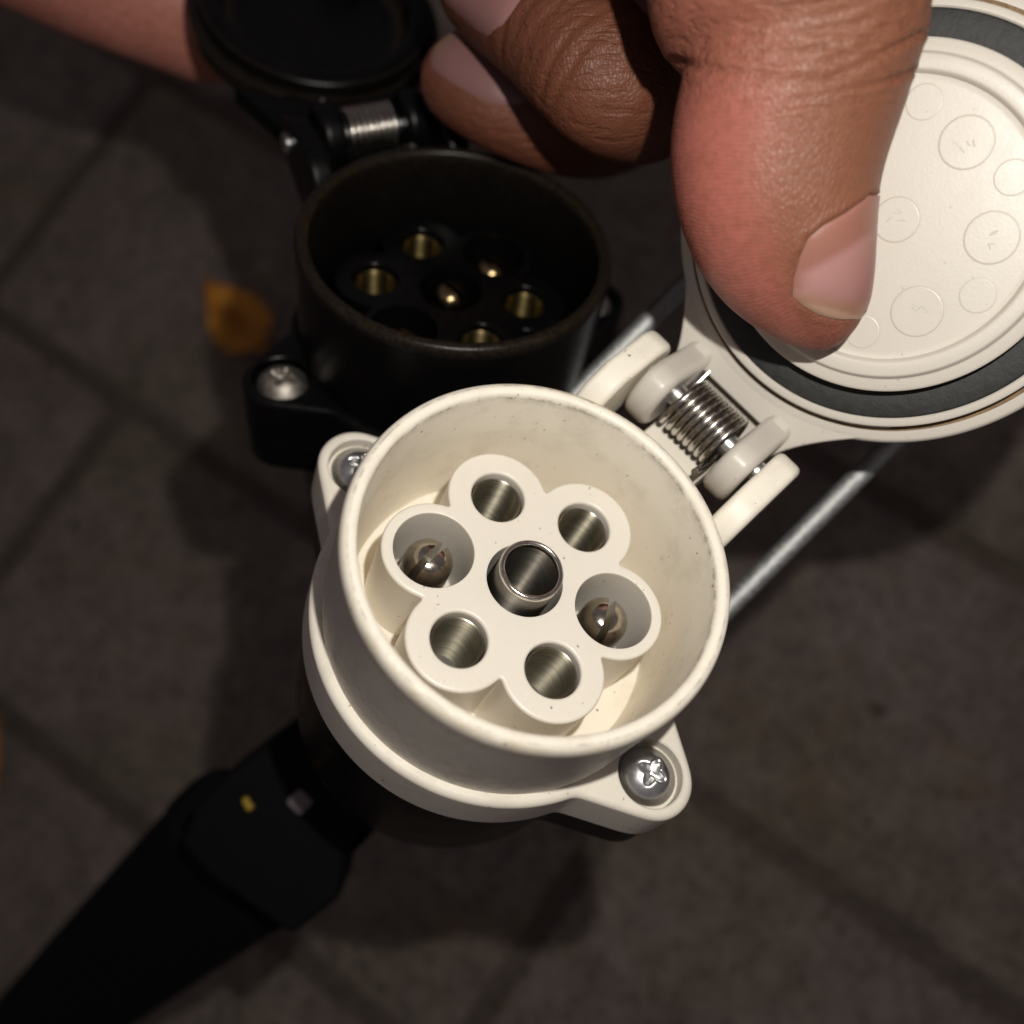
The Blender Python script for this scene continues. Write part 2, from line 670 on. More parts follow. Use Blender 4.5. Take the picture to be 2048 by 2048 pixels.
def half_pin_mesh(name, R, slot, length, side):
    """one half of a split contact pin with a rounded end at z = 0"""
    prof = []
    for k in range(15):
        a = math.pi / 2 * k / 14
        prof.append((R * math.sin(a) ** 0.72, -R * 0.85 * (1 - math.cos(a))))
    prof += [(R, -4.0), (R, -length)]
    half = slot / 2
    th = np.linspace(0, math.pi, 25)
    mb = MB()
    rows = []
    for r, z in prof:
        row = []
        for a in th:
            x, y = r * math.cos(a), r * math.sin(a)
            y = max(y, half) if r > half else half
            lim = math.sqrt(max(r * r - half * half, 0))
            x = max(-lim, min(lim, x))
            row.append((x * 1.0, side * y, z))
        rows.append(row)
    mb.grid(rows)
    # flat slot face
    flat = [[(row[0][0], side * half, row[0][2]), (row[-1][0], side * half, row[-1][2])] for row in rows]
    mb.grid(flat)
    return mb.mesh(name, angle=40)


def make_socket(root, P):
    """P: parameters. local frame: x towards the lid hinge, z out of the mouth, origin in the rim plane"""
    body, ins = P['body'], P['insert']
    # --- barrel: open cup
    prof = [(20.15, -21.2), (20.5, -16), (20.95, -2.2), (20.98, -1.3), (RIN, -0.9), (RIN + 0.06, -0.55), (RIN + 0.25, -0.22), (RIN + 0.6, -0.02), (21.9, 0.0), (22.1, 0.0), (22.2, -0.03), (22.3, -0.06), (22.55, -0.2), (ROUT - 0.2, -0.5), (ROUT, -1.1), (ROUT, -1.9),
            (ROUT - 0.1, -4), (22.75, -18.7), (22.75, -21.2)]
    prof = [(0.0, -21.2)] + [(12, -21.2), (19.0, -21.2)] + [(19.8, -20.95)] + prof[1:]
    mb = MB()
    mb.lathe(prof, 160)
    me = mb.mesh('barrel', angle=50)

    def bd(r, z, a):
        a = np.degrees(a)
        inner = np.exp(-((z + 0.9) / 0.4) ** 2) * (r < 21.2) * 0.6
        line = np.exp(-((r - 22.2) / 0.1) ** 2) * (z > -0.3) * 0.55
        stain = np.exp(-((a - 32) / 20) ** 2) * ((r > 22.2) & (z > -2.5)) * 0.95
        stain = stain + 0.35 * ((r > 22.4) & (z > -1.5)) * np.exp(-((a - 195) / 60) ** 2)
        low = np.exp(-((z + 19) / 0.8) ** 2) * (r > 22) * 0.3
        dust = 0.15 * np.exp(-((z + 0.4) / 0.9) ** 2) + 0.05 * np.exp(-((z + 3.0) / 3.0) ** 2) * (r < 21.5) + 0.10 * np.exp(-((a - 70) / 25) ** 2) * (r < 21.5) * (z > -9)
        return np.maximum.reduce([inner, line, low]), np.clip(stain, 0, 1), dust
    add_dirt(me, bd)
    obj('barrel', me, body, root)
    # --- flange with screw ears
    holes = []
    for s in (1, -1):
        holes.append((0, s * 27.0, [(4.5, -19.0), (4.3, -19.2), (4.2, -20.9)], 40, True))
    holes.append((0, 0, [(22.0, -19.0), (22.0, -23.0)], 96, True))
    bm = slab(None, flange_poly(24.25), -27.4, -19.0, 0.9, [(*h[:2], h[2], h[3], h[4]) for h in holes])
    obj('flange', bm_mesh(bm, 'flange'), body, root)
    for s in (1, -1):
        sc = obj('screw', screw_mesh('screw', rot=P['screw_rot'][s]), P['screw'][s], root, (0.0, s * 27.0, -20.3))
    # --- black back housing
    bm = slab(None, flange_poly(24.0, -0.2), -33.5, -27.55, 0.5)
    obj('housing_flange', bm_mesh(bm, 'housing_flange'), P['housing'], root)
    mb = MB()
    mb.lathe([(23.3, -33.5), (22.9, -P['depth'] + 9), (22.0, -P['depth'] + 4), (20.2, -P['depth'] + 1), (17, -P['depth']), (0, -P['depth'])], 96)
    obj('housing', mb.mesh('housing'), P['housing'], root)
    # --- six-lobed contact insert
    ph = P['phase']
    zf = P['face']
    holes = []
    kinds = P['kinds']
    pos = [(11.4 * math.cos(ph + k * math.pi / 3), 11.4 * math.sin(ph + k * math.pi / 3)) for k in range(6)]
    for k in range(6):
        if kinds[k] == 'sleeve':
            pr = [(3.75, zf), (3.58, zf - 0.05), (3.42, zf - 0.2), (3.36, zf - 0.5), (3.36, zf - 15.5)]
        else:
            pr = [(5.08, zf), (4.93, zf - 0.06), (4.84, zf - 0.25), (4.62, zf - 11.8), (4.0, zf - 12.2)]
        holes.append((*pos[k], pr, 56, True))
    holes.append((0, 0, [(4.75, zf), (4.68, zf - 0.15), (4.62, zf - 10.5)], 56, True))
    bm = slab(None, flower_poly(6.3, ph), -24.5, zf, 0.42, holes, seg=4)
    obj('contact_insert', bm_mesh(bm, 'contact_insert', angle=40), ins, root)
    # thin web between two lobes and the wall, as in the mould
    for k in P.get('webs', ()):
        a = ph + (k + 0.5) * math.pi / 3
    # --- contacts
    cm = P['contact']
    for k in range(6):
        if kinds[k] == 'sleeve':
            zt = zf - P.get('sleeve_drop', 1.15)
            mb = MB()
            prof = [(3.3, zt - 15)] + [(3.3, zt - 0.35)] + [(3.22, zt - 0.1), (3.1, zt), (2.98, zt - 0.05), (2.9, zt - 0.3), (2.85, zt - 0.9), (2.82, zt - 15)]
            mb.lathe(prof, 72, *pos[k])
            obj('contact_sleeve', mb.mesh('contact_sleeve', angle=40), P.get('sleeve_mat', cm), root)
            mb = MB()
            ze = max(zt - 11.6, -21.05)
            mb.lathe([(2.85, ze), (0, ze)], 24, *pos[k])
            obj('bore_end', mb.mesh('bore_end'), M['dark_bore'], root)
        else:
            pin = empty('contact_pin')
            pin.parent = root
            zt = zf - P.get('pin_drop', 1.3)
            a = P['slot'][k]
            pin.matrix_local = Matrix.Translation(Vector((pos[k][0], pos[k][1], zt)) * MM) @ Matrix.Rotation(a, 4, 'Z')
            for sd in (1, -1):
                obj('pin_half', half_pin_mesh('pin_half', P.get('pin_r', 3.05), 0.95, 11, sd), P['pin_mat'], pin)
    if P['centre'] == 'tube':
        zt = P['tube_top']
        mb = MB()
        mb.lathe([(3.85, zf - 10.4), (3.85, zt - 0.5), (3.78, zt - 0.15), (3.62, zt), (3.4, zt - 0.02), (3.25, zt - 0.25), (3.14, zt - 0.75), (3.12, zf - 10), (0, zf - 10.2)], 64)
        obj('centre_contact', mb.mesh('centre_contact', angle=40), P.get('tube_mat', cm), root)
        mb = MB()
        mb.lathe([(3.88, zt - 0.55), (3.87, zt - 0.2), (3.74, zt + 0.02), (3.55, zt + 0.06), (3.36, zt + 0.0), (3.22, zt - 0.25), (3.12, zt - 0.6)], 72)
        obj('contact_rim', mb.mesh('contact_rim', angle=60), M['polished'], root)
    else:
        pin = empty('centre_contact')
        pin.parent = root
        pin.matrix_local = Matrix.Translation(Vector((0, 0, zf + 0.6)) * MM) @ Matrix.Rotation(P['slot'][6], 4, 'Z')
        for sd in (1, -1):
            obj('pin_half', half_pin_mesh('pin_half', 2.75, 0.95, 9, sd), P['pin_mat'], pin)
    # --- hinge ears on the barrel, pin and coil spring
    D, hz = P['D'], P['hh']
    for s in (1, -1):
        y0, y1 = (9.7, 13.5)
        out = [(19.5, hz - 9.5), (27, hz - 8.2)] + arc(D - 0.4, hz, 4.4, math.radians(-70), math.radians(90), 14) + [(25.5, hz + 3.8), (22.3, hz + 1.5), (20.5, hz - 2)]
        bm = slab(None, out, y0, y1, 0.9, bevel_bottom=0.9)
        # local (x, z, y): outline lies in x-z, thickness along y
        xf = Matrix(((1, 0, 0, 0), (0, 0, s, 0), (0, 1, 0, 0), (0, 0, 0, 1)))
        obj('hinge_ear', bm_mesh(bm, 'hinge_ear', xf), body, root)
    mb = MB()
    mb.tube([(D, y, hz) for y in np.linspace(-P.get('pin_l', 13.3), P.get('pin_l', 13.3), 9)], 1.55, 20)
    obj('hinge_pin', mb.mesh('hinge_pin'), M['chrome'], root)
    bm = slab(None, [(25.6, -13.4), (25.6, -4.9), (34.5, -4.9), (34.5, 4.9), (25.6, 4.9), (25.6, 13.4)] + arc(0, 0, 22.1, math.radians(37), math.radians(-37), 13), hz - 9.5, hz - 4.7, 0.4)
    obj('hinge_base', bm_mesh(bm, 'hinge_base'), body, root)
    # spring
    turns = 8.2
    n = int(turns * 28)
    R = 3.6
    path = []
    for i in range(n + 1):
        a = P['spring_a0'] - 2 * math.pi * turns * i / n
        path.append((D + R * math.cos(a), P['spring_dir'] * (4.6 - 0.6 * min(1.0, i / 14) - 8.3 * i / n), hz + R * math.sin(a)))
    # straight legs leaving along the tangents
    a0 = P['spring_a0']
    t0 = np.array([-math.sin(a0), 0, math.cos(a0)])
    p0 = np.array(path[0])
    lead = [tuple(p0 + t0 * d) for d in (7.0, 5.5, 4, 2.5, 1.2)]
    a1 = a0 - 2 * math.pi * turns
    t1 = np.array([math.sin(a1), 0, -math.cos(a1)])
    p1 = np.array(path[-1])
    tail = [tuple(p1 + t1 * d) for d in (1.5, 3, 4.5, 6, 7.5)]
    mb = MB()
    mb.tube(lead + path + tail, 0.49, 10)
    obj('spring', mb.mesh('spring', angle=80), P['spring_mat'], root)
    # --- lid, opened by theta about the hinge
    th = P['theta']
    lidroot = empty('lid')
    lidroot.parent = root
    X, Y = -D * math.cos(th) - hz * math.sin(th), D * math.sin(th) - hz * math.cos(th)
    m = Matrix.Identity(4)
    m.col[0][:3] = (-math.cos(th), 0, math.sin(th))
    m.col[2][:3] = (-math.sin(th), 0, -math.cos(th))
    m.col[1][:3] = Vector(m.col[2][:3]).cross(Vector(m.col[0][:3]))
    m.col[3][:3] = Vector((D + X, 0, hz + Y)) * MM
    lidroot.matrix_local = m
    lm = P['lid']
    # disc with plug rings, gasket seat and outer rim (profile from the middle outwards, then round the back)
    lp = [(0, 3.0), (8, 3.0), (15.3, 3.0), (15.6, 3.0), (16.05, 3.1), (16.3, 3.75), (16.6, 3.95), (17.9, 3.95), (18.2, 3.75), (18.45, 3.15), (18.7, 3.05), (19.6, 3.0), (19.95, 2.75),
          (20.05, 2.3), (20.05, -0.4), (23.55, -0.4), (23.55, 0.1), (23.75, 0.3), (24.35, 0.3), (24.6, 0.1), (24.68, -1.95), (25.05, -2.05), (25.2, -1.8), (26.4, -1.8), (26.85, -2.1), (27.05, -2.7),
          (27.05, -4.6), (26.6, -5.6), (25.5, -6.2), (20, -7.0), (10, -7.4), (0, -7.5)]
    mb = MB()
    if P.get('hollow'):
        lp = [(0, -4.0), (16.5, -4.0), (18.6, -3.7), (19.6, -2.9), (19.9, -0.4), (20.05, -0.1)] + lp[14:]
    ls = P.get('lid_r', 1.0)
    mb.lathe([(r * ls, z) for r, z in lp], 160)
    me = mb.mesh('lid_disc', angle=40)
    if P.get('hollow'):
        add_dirt(me, lambda r, z, a: (0 * r, 0 * r, 0.16 * (r > 15) * (0.55 + 0.45 * np.sin(r * 5.5)) * (z > -6)))
    obj('lid_disc', me, lm, lidroot, (0, P.get('lid_dy', 0), 0))
    gp = [(20.1, -0.35), (20.12, 0.1), (20.4, 0.25), (21.8, 0.32), (23.2, 0.25), (23.48, 0.1), (23.5, -0.35)]
    mb = MB()
    mb.lathe([(r * ls, z) for r, z in gp], 160)
    obj('gasket', mb.mesh('gasket', angle=50), P['gasket'], lidroot, (0, P.get('lid_dy', 0), 0))
    if P.get('grime'):
        mb = MB()
        mb.lathe([(24.64, -1.2), (24.72, -1.7), (24.95, -1.9), (25.2, -1.78), (25.4, -1.74), (25.42, -1.85)], 160)
        obj('grime_line', mb.mesh('grime_line'), M['grime'], lidroot)
    # hinge in the lid frame is at (-D, 0, -hz)
    hx, hy = -D, -hz
    neck = []
    # fillet curves from the disc rim to the knuckles
    a_t = math.radians(31)
    for s in (1, -1):
        pts = []
        p0 = np.array([-26.2 * math.cos(a_t + 0.28), 26.2 * math.sin(a_t + 0.28)]) * ls
        p2 = np.array([-31.5, 9.2])
        p1 = np.array([-27.0, 10.2])
        for tt in np.linspace(0, 1, 14):
            q = (1 - tt) ** 2 * p0 + 2 * tt * (1 - tt) * p1 + tt * tt * p2
            pts.append((q[0], s * q[1]))
        neck.append(pts)
    outline = neck[0] + [(-31.5, 5.2), (-29.2, 5.2), (-29.2, -5.2), (-31.5, -5.2)] + neck[1][::-1] + [(-18, -9), (-18, 9)]
    bm = slab(None, outline[::-1] if False else outline, -5.6, -1.85, 0.35, bevel_bottom=0.4)
    obj('hinge_neck', bm_mesh(bm, 'hinge_neck'), lm, lidroot)
    mb = MB()
    mb.add([(-29.4, -5.2, -4.4), (-38.0, -5.2, -4.2), (-38.0, 5.2, -4.2), (-29.4, 5.2, -4.4), (-29.4, -5.2, -5.6), (-38.0, -5.2, -5.4), (-38.0, 5.2, -5.4), (-29.4, 5.2, -5.6)],
           [(0, 1, 2, 3), (7, 6, 5, 4), (0, 4, 5, 1), (1, 5, 6, 2), (2, 6, 7, 3), (3, 7, 4, 0)])
    obj('hinge_web', mb.mesh('hinge_web'), lm, lidroot)
    for s in (1, -1):
        kr = 6.0
        out = arc(hx, hy, kr, math.radians(75), math.radians(285), 22) + [(-30, -5.2), (-25.8, -4.6), (-25.6, -2.6), (-27.5, -1.2), (-29.6, hy + 4.2)]
        bm = slab(None, out, 5.2, 9.2, 1.2, bevel_bottom=1.2, seg=4)
        xf = Matrix(((1, 0, 0, 0), (0, 0, s, 0), (0, 1, 0, 0), (0, 0, 0, 1)))
        obj('knuckle', bm_mesh(bm, 'knuckle', xf), lm, lidroot)
    if P.get('marks'):
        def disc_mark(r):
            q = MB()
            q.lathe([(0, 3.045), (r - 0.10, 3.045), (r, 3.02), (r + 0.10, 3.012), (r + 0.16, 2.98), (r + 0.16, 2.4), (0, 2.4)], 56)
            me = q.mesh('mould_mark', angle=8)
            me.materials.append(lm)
            me.materials.append(M['edge_shade'])  # darker outer ring painted as the shade of an uncut groove
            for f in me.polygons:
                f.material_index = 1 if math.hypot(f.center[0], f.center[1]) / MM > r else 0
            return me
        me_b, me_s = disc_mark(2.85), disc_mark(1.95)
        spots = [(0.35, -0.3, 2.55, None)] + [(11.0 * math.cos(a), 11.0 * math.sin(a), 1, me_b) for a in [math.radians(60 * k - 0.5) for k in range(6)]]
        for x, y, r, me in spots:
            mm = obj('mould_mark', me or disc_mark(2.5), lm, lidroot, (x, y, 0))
            # worn raised strokes inside the mark, too faint to read
            q = MB()
            for k in range(4):
                a = random.uniform(0, 3.14)
                c0 = np.array([random.uniform(-0.9, 0.9), random.uniform(-0.7, 0.7), 2.938])
                d = np.array([math.cos(a), math.sin(a), 0]) * random.uniform(0.3, 0.55)
                q.tube([c0 - d, c0, c0 + d], 0.14, 8)
            obj('relief', q.mesh('relief'), lm, mm)
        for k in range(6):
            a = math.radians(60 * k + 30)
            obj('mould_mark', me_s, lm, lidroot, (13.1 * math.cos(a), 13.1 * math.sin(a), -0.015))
    if P.get('catch'):
        cx, cy = P['catch']
        bm = slab(None, arc(0, 0, 4.0, 0, 2 * math.pi * 35 / 36, 36), -2, 5.0, 2.4, seg=6)
        obj('catch_lug', bm_mesh(bm, 'catch_lug'), M['black_gloss'], lidroot, (cx, cy, 0))
    return lidroot


def socket_frame(C, a, b, ang):
    C = np.array(C, float)
    n = unit([math.tan(a), math.tan(b), -1])
    u = unit(np.array([1, 0, 0]) - n * n[0])
    v = np.cross(n, u)
    an = math.radians(ang)
    ex = u * math.cos(an) + v * math.sin(an)
    ey = np.cross(n, ex)
    return C, ex, ey, n


WC, WEX, WEY, WN = socket_frame([3.764, 4.29, 116.151], 0.309, -0.502, 45.5)
white = empty('trailer_socket', frame_matrix(WC, WEX, WEY, WN),
              'off white seven pin trailer socket with its lid open under the thumb', 'socket')
wlid = make_socket(white, dict(
    body=M['white_plastic'], insert=M['insert_plastic'], lid=M['lid_plastic'], housing=M['black_plastic'], gasket=M['rubber'],
    screw={1: M['chrome'], -1: M['chrome']}, screw_rot={1: 0.5, -1: 0.25}, phase=math.radians(1.5), face=-8.2,
    kinds=['sleeve', 'sleeve', 'pin', 'sleeve', 'sleeve', 'pin'], centre='tube', tube_top=-5.1, contact=M['nickel'], tube_mat=M['nickel_dark'], pin_mat=M['nickel_pin'],
    slot={2: math.radians(4), 5: math.radians(27)}, D=32.8, hh=-3.0, theta=math.radians(122.5), depth=60,
    spring_a0=math.radians(-52.5), spring_dir=1, spring_mat=M['spring'], grime=True, marks=True))

for nd in M['lid_plastic'].node_tree.nodes:
    if nd.type == 'TEX_COORD':
        nd.object = wlid

BC, BEX, BEY, BN = socket_frame([-8.042, -39.466, 149.136], 0.163, -0.653, 117.5)
black = empty('trailer_socket', frame_matrix(BC, BEX, BEY, BN),
              'black dusty trailer socket with brass contacts behind the white one', 'socket')
blid = make_socket(black, dict(
    body=M['black_dusty'], insert=M['black_gloss'], lid=M['black_dusty'], housing=M['black_plastic'], gasket=M['black_plastic'],
    screw={1: M['old_screw'], -1: M['old_screw']}, screw_rot={1: 0.75, -1: 0.5}, phase=math.radians(-2), face=-9.6,
    kinds=['sleeve', 'sleeve', 'pin', 'sleeve', 'sleeve', 'pin'], centre='pin', contact=M['brass_dark'], sleeve_mat=M['brass'], pin_mat=M['brass_dark'],
    slot={2: 0.4, 5: 0.4, 6: 0.4}, D=32.8, hh=-3.0, theta=math.radians(168), lid_r=0.82, lid_dy=-4.0, pin_l=13.9, hollow=True, depth=60,
    spring_a0=math.radians(-52.5), spring_dir=1, spring_mat=M['spring'], catch=(13.5, -14.5)))


# ------------------------------------------------------------------ cable boot of the white socket
def cam_mesh(fn, origin):
    """build in camera-frame mm relative to an origin; returns object matrix"""
    return Matrix.Translation(W(origin)) @ WR_M


WR_M = Matrix.Identity(4)
for i in range(3):
    WR_M.col[i][:3] = Vector(WR[:, i])


def cam_root(name, origin, **kw):
    return empty(name, Matrix.Translation(W(origin)) @ WR_M, **kw)


BO = px(640, 1500, 168)
boot = cam_root('cable_boot', BO, label='black tapered rubber cable boot hanging from the white socket', cat='cable boot')
BDIR = unit(px(90, 2010, 262) - px(560, 1590, 190))
BSIDE = unit(np.cross(BDIR, [0, 0, 1.0]))            # across, in the picture
BNOR = unit(np.cross(BSIDE, BDIR))
if BNOR[2] > 0:
    BNOR = -BNOR


def boot_ring(c, w, d, n=40, p=3.2):
    pts = []
    for a in np.linspace(0, 2 * math.pi, n, endpoint=False):
        ca, sa = math.cos(a), math.sin(a)
        r = (abs(ca) ** p + abs(sa) ** p) ** (-1 / p)
        pts.append(c + BSIDE * (w * r * ca) + BNOR * (d * r * sa))
    return pts


def boot_part(name, rings, mat, p=3.2):
    mb = MB()
    rows = [[q - BO for q in boot_ring(np.array(c), w, d, 40, p)] for c, w, d in rings]
    o = len(mb.v)
    mb.grid(rows, closed_v=True)
    n = len(rows)
    mb.f.append(tuple(range(40))[::-1])
    mb.f.append(tuple((n - 1) * 40 + j for j in range(40)))
    return obj(name, mb.mesh(name), mat, boot)


c0 = px(495, 1690, 193)
c1 = px(120, 2035, 265)
L = np.linalg.norm(c1 - c0)
boot_part('boot_sleeve', [(c0 - BDIR * 1.5, 14.2, 10), (c0, 15.4, 11), (c0 + BDIR * 2, 15.8, 11.4), (c0 + BDIR * 3.2, 15.4, 11), (c0 + BDIR * L * 0.3, 14.6, 10), (c0 + BDIR * L * 0.6, 13.6, 9), (c0 + BDIR * L, 12.0, 8), (c0 + BDIR * (L + 14), 9, 7)], M['boot'])
mb = MB()
cab = [c0 + BDIR * (L + d) - BO for d in (5, 20, 32)]
p_end = c0 + BDIR * (L + 32)
cab += [p_end + BDIR * 12 + np.array([-14, 8, 4.0]) - BO, p_end + BDIR * 16 + np.array([-60, 20, 4.0]) - BO, p_end + BDIR * 16 + np.array([-160, 26, -8.0]) - BO]
mb.tube(cab, 5.2, 16)
obj('cable', mb.mesh('cable', angle=60), M['boot'], boot)
# solid collar between the housing and the sleeve
cc = px(560, 1560, 180)


def cl(x, y, z=180):
    """outline given in pixels on the collar plane"""
    p = px(x, y, z) - cc
    return (p @ np.array([1.0, 0, 0]), p @ np.array([0, 1.0, 0]))


outl = [cl(*q) for q in ((590, 1440), (470, 1530), (415, 1590), (385, 1660), (430, 1720), (600, 1840), (690, 1770), (700, 1700), (740, 1660), (800, 1600), (760, 1460))]
outl = [(x, y) for x, y in outl]
area = sum(x0 * y1 - x1 * y0 for (x0, y0), (x1, y1) in zip(outl, outl[1:] + outl[:1]))
if area < 0:
    outl = outl[::-1]
gx_, gy_ = cl(617, 1580)
bm = slab(None, fillet(outl + [outl[0]], 1.5, 3)[:-1], -7, 7, 1.2, ())
xf = Matrix(((1, 0, 0, 0), (0, 1, 0, 0), (0, 0, -1, 0), (0, 0, 0, 1)))
co = obj('collar', bm_mesh(bm, 'collar', xf), M['boot'], boot, tuple(cc - BO))
gm_ = arc(0, 0, 2.4, 0, 2 * math.pi * 3 / 4, 4)
bm = slab(None, fillet(gm_ + [gm_[0]], 0.8, 3)[:-1], 6.5, 7.6, 0.3)
obj('clip', bm_mesh(bm, 'clip', xf), M['gap_patch'], boot, tuple(cc - BO + np.array([gx_, gy_, 0])))  # grey diamond added in place of lit ground seen through a gap
mb = MB()
pw = px(496, 1612, 172)
mb.tube([pw + np.array([-1.0, -1.4, 4]) - BO, pw + np.array([-0.5, -0.6, 0.6]) - BO, pw + np.array([0.1, 0.2, 0.2]) - BO, pw + np.array([0.6, 0.9, 4]) - BO], 0.65, 10)
obj('wire', mb.mesh('wire'), M['yellow_wire'], boot)

# ------------------------------------------------------------------ galvanised wire bail behind the hinge
zr = 158.0
bo = px(1400, 1000, zr)
bail = cam_root('wire_bail', bo, label='galvanised steel wire bail passing behind the white hinge', cat='wire bail')
path = []


def seg_pts(a, c, n):
    return [a + (c - a) * k / n for k in range(n)]


pl0, pl1 = px(1090, 850, zr + 2), px(1590, 350, zr - 4)
pr0, pr1 = px(1400, 1270, zr - 2), px(1990, 680, zr - 6)
path = seg_pts(pl0, pl1, 20)
mid = (pl1 + pr1) / 2
dirr = unit(pl1 - pl0)
half = (pr1 - pl1) / 2
for a in np.linspace(0, math.pi, 24):
    path.append(mid - half * math.cos(a) + dirr * np.linalg.norm(half) * 0.55 * math.sin(a))
path += seg_pts(pr1, pr0, 20) + [pr0]
mb = MB()
mb.tube([p - bo for p in path], 1.55, 18)
obj('rod', mb.mesh('rod', angle=70), M['galv'], bail)

# ------------------------------------------------------------------ leaf litter on the pavement
ml, nt, b = new_mat('fallen_leaf')
t = NT(nt)
v = t.coord()
f = t.noise(v, 90, 5, 0.6)
t.l(t.ramp(f, [(0.3, (0.30, 0.10, 0.008)), (0.65, (0.62, 0.27, 0.015))]), b.inputs['Base Color'])
b.inputs['Roughness'].default_value = 0.6
M['leaf'] = ml


def make_leaf(x, y, length, width, rotz, label):
    d = np.array([(x - 1024) / FPX, (y - 1024) / FPX, 1])
    z = (GC @ GN) / (d @ GN)
    root = empty('leaf', Matrix.Translation(W(d * z)) @ Matrix.Rotation(rotz, 4, 'Z'), label, 'leaf')
    mb = MB()
    rows = []
    for i in range(19):
        s = i / 18
        hwid = width / 2 * (math.sin(math.pi * s ** 0.72) ** 1.0) * (1 + 0.10 * math.sin(s * 34)) + 0.3
        row = []
        for j in range(9):
            q = j / 4 - 1
            row.append(((s - 0.5) * length, q * hwid, 1.5 + 3.5 * abs(q) ** 1.5 + 4 * (s - 0.5) ** 2 * 3 + 0.8 * math.sin(s * 9 + q * 3)))
        rows.append(row)
    mb.grid(rows)
    bl = obj('blade', mb.mesh('blade', recalc=False), M['leaf'], root)
    mb = MB()
    mb.tube([(-length * 0.5 - 2, 0.5, 2.0), (-length * 0.5, 0, 2.2), (-length * 0.1, 0, 1.9), (length * 0.45, 0, 2.6)], [0.7, 0.7, 0.5, 0.2], 8)
    obj('midrib', mb.mesh('midrib'), M['leaf'], root)


make_leaf(482, 645, 31, 19, 2.30, 'yellow orange fallen leaf lying beside the black socket')
make_leaf(-30, 1530, 34, 18, 1.3, 'small dry orange leaf at the left edge of the pavement')

grit = MB()
ico = [(0, 0, 1), (0.9, 0, 0.2), (0.28, 0.85, 0.2), (-0.72, 0.53, 0.2), (-0.72, -0.53, 0.2), (0.28, -0.85, 0.2), (0, 0, -0.6)]
icf = [(0, 1, 2), (0, 2, 3), (0, 3, 4), (0, 4, 5), (0, 5, 1), (6, 2, 1), (6, 3, 2), (6, 4, 3), (6, 5, 4), (6, 1, 5)]
for k in range(900):
    gx0, gy0 = rng.uniform(-260, 260), rng.uniform(-260, 260)
    sz = 0.35 + 1.5 * rng.random() ** 4
    if k == 0:
        d = np.array([(1655 * 1.06 - 1024) / FPX, (1340 * 1.06 - 1024) / FPX, 1])
        w0 = W(d * ((GC @ GN) / (d @ GN))) / MM
        gx0, gy0, sz = w0[0], w0[1], 2.6
    an, sx = rng.uniform(0, 6.28), rng.uniform(0.7, 1.5)
    ca, sa = math.cos(an), math.sin(an)
    grit.add([(gx0 + sz * (x * sx * ca - y * sa), gy0 + sz * (x * sx * sa + y * ca), sz * 0.55 * z + 0.2) for x, y, z in ico], icf)
M['grit'] = simple_mat('dark_grit', (0.075, 0.058, 0.045), 0.9, 0, 0.3, 60, 0.6)
gr = obj('grit', grit.mesh('grit', weld=False), M['grit'])
gr['kind'] = 'stuff'
gr['label'] = 'dark grit scattered over the pavement'
gr['category'] = 'grit'

# ------------------------------------------------------------------ skin
SK, nt, b = new_mat('skin')
t = NT(nt)
att = t.n('ShaderNodeAttribute', attribute_name='skin_tone')
v = t.coord()
blot = t.noise(v, 130, 5, 0.6)
fine = t.noise(v, 1100, 4, 0.65)
c = t.mix(t.math('MULTIPLY', blot, 0.5), att.outputs['Color'], (0.22, 0.075, 0.045), 'MIX')
c = t.mix(t.ramp(fine, [(0.36, (0.35, 0.35, 0.35)), (0.58, (0, 0, 0))]), c, (0.15, 0.055, 0.03))
t.l(c, b.inputs['Base Color'])
b.inputs['Subsurface Weight'].default_value = 0.25
b.inputs['Subsurface Radius'].default_value = (1.0, 0.35, 0.18)
b.inputs['Subsurface Scale'].default_value = 0.0016
b.inputs['Roughness'].default_value = 0.47
b.inputs['IOR'].default_value = 1.4
# fine criss-cross wrinkles + pores; ridges where the attribute says so
att2 = t.n('ShaderNodeAttribute', attribute_name='ridge')
sep = t.n('ShaderNodeSeparateColor')
t.l(att2.outputs['Color'], sep.inputs[0])
sn = t.n('ShaderNodeMath', operation='SINE')
t.l(t.math('MULTIPLY', sep.outputs[1], 1.0), sn.inputs[0])
att3 = t.n('ShaderNodeAttribute', attribute_name='ridge_phase')
sn2 = t.n('ShaderNodeMath', operation='SINE')
t.l(t.math('ADD', t.math('MULTIPLY', att3.outputs['Fac'], 1.0), t.math('MULTIPLY', t.noise(v, 200, 3, 0.5), 24.0)), sn2.inputs[0])
ridge = t.math('MULTIPLY', sn2.outputs[0], sep.outputs[0])
v2 = t.coord((1, 0.28, 1))
w1 = t.noise(v2, 900, 5, 0.6)
vor = t.n('ShaderNodeTexVoronoi')
vor.feature = 'DISTANCE_TO_EDGE'
vor.inputs['Scale'].default_value = 2100
mpv = t.coord((1, 0.45, 1))
t.l(mpv, vor.inputs['Vector'])
cell = t.ramp(vor.outputs['Distance'], [(0.0, (0, 0, 0)), (0.22, (1, 1, 1))])
inv = t.math('SUBTRACT', 1.0, sep.outputs[0])
hgt = t.math('ADD', t.math('MULTIPLY', ridge, 0.06), t.math('MULTIPLY', t.math('MULTIPLY', cell, inv), 0.26))
mpw = t.n('ShaderNodeMapping')
tcw = t.n('ShaderNodeTexCoord')
mpw.inputs['Rotation'].default_value = (0, 0, math.radians(52))
mpw.inputs['Scale'].default_value = (0.16, 1, 0.6)
t.l(tcw.outputs['Object'], mpw.inputs[0])
lines = t.noise(mpw.outputs[0], 1150, 3, 0.55)
lines = t.ramp(lines, [(0.38, (0, 0, 0)), (0.5, (1, 1, 1))])
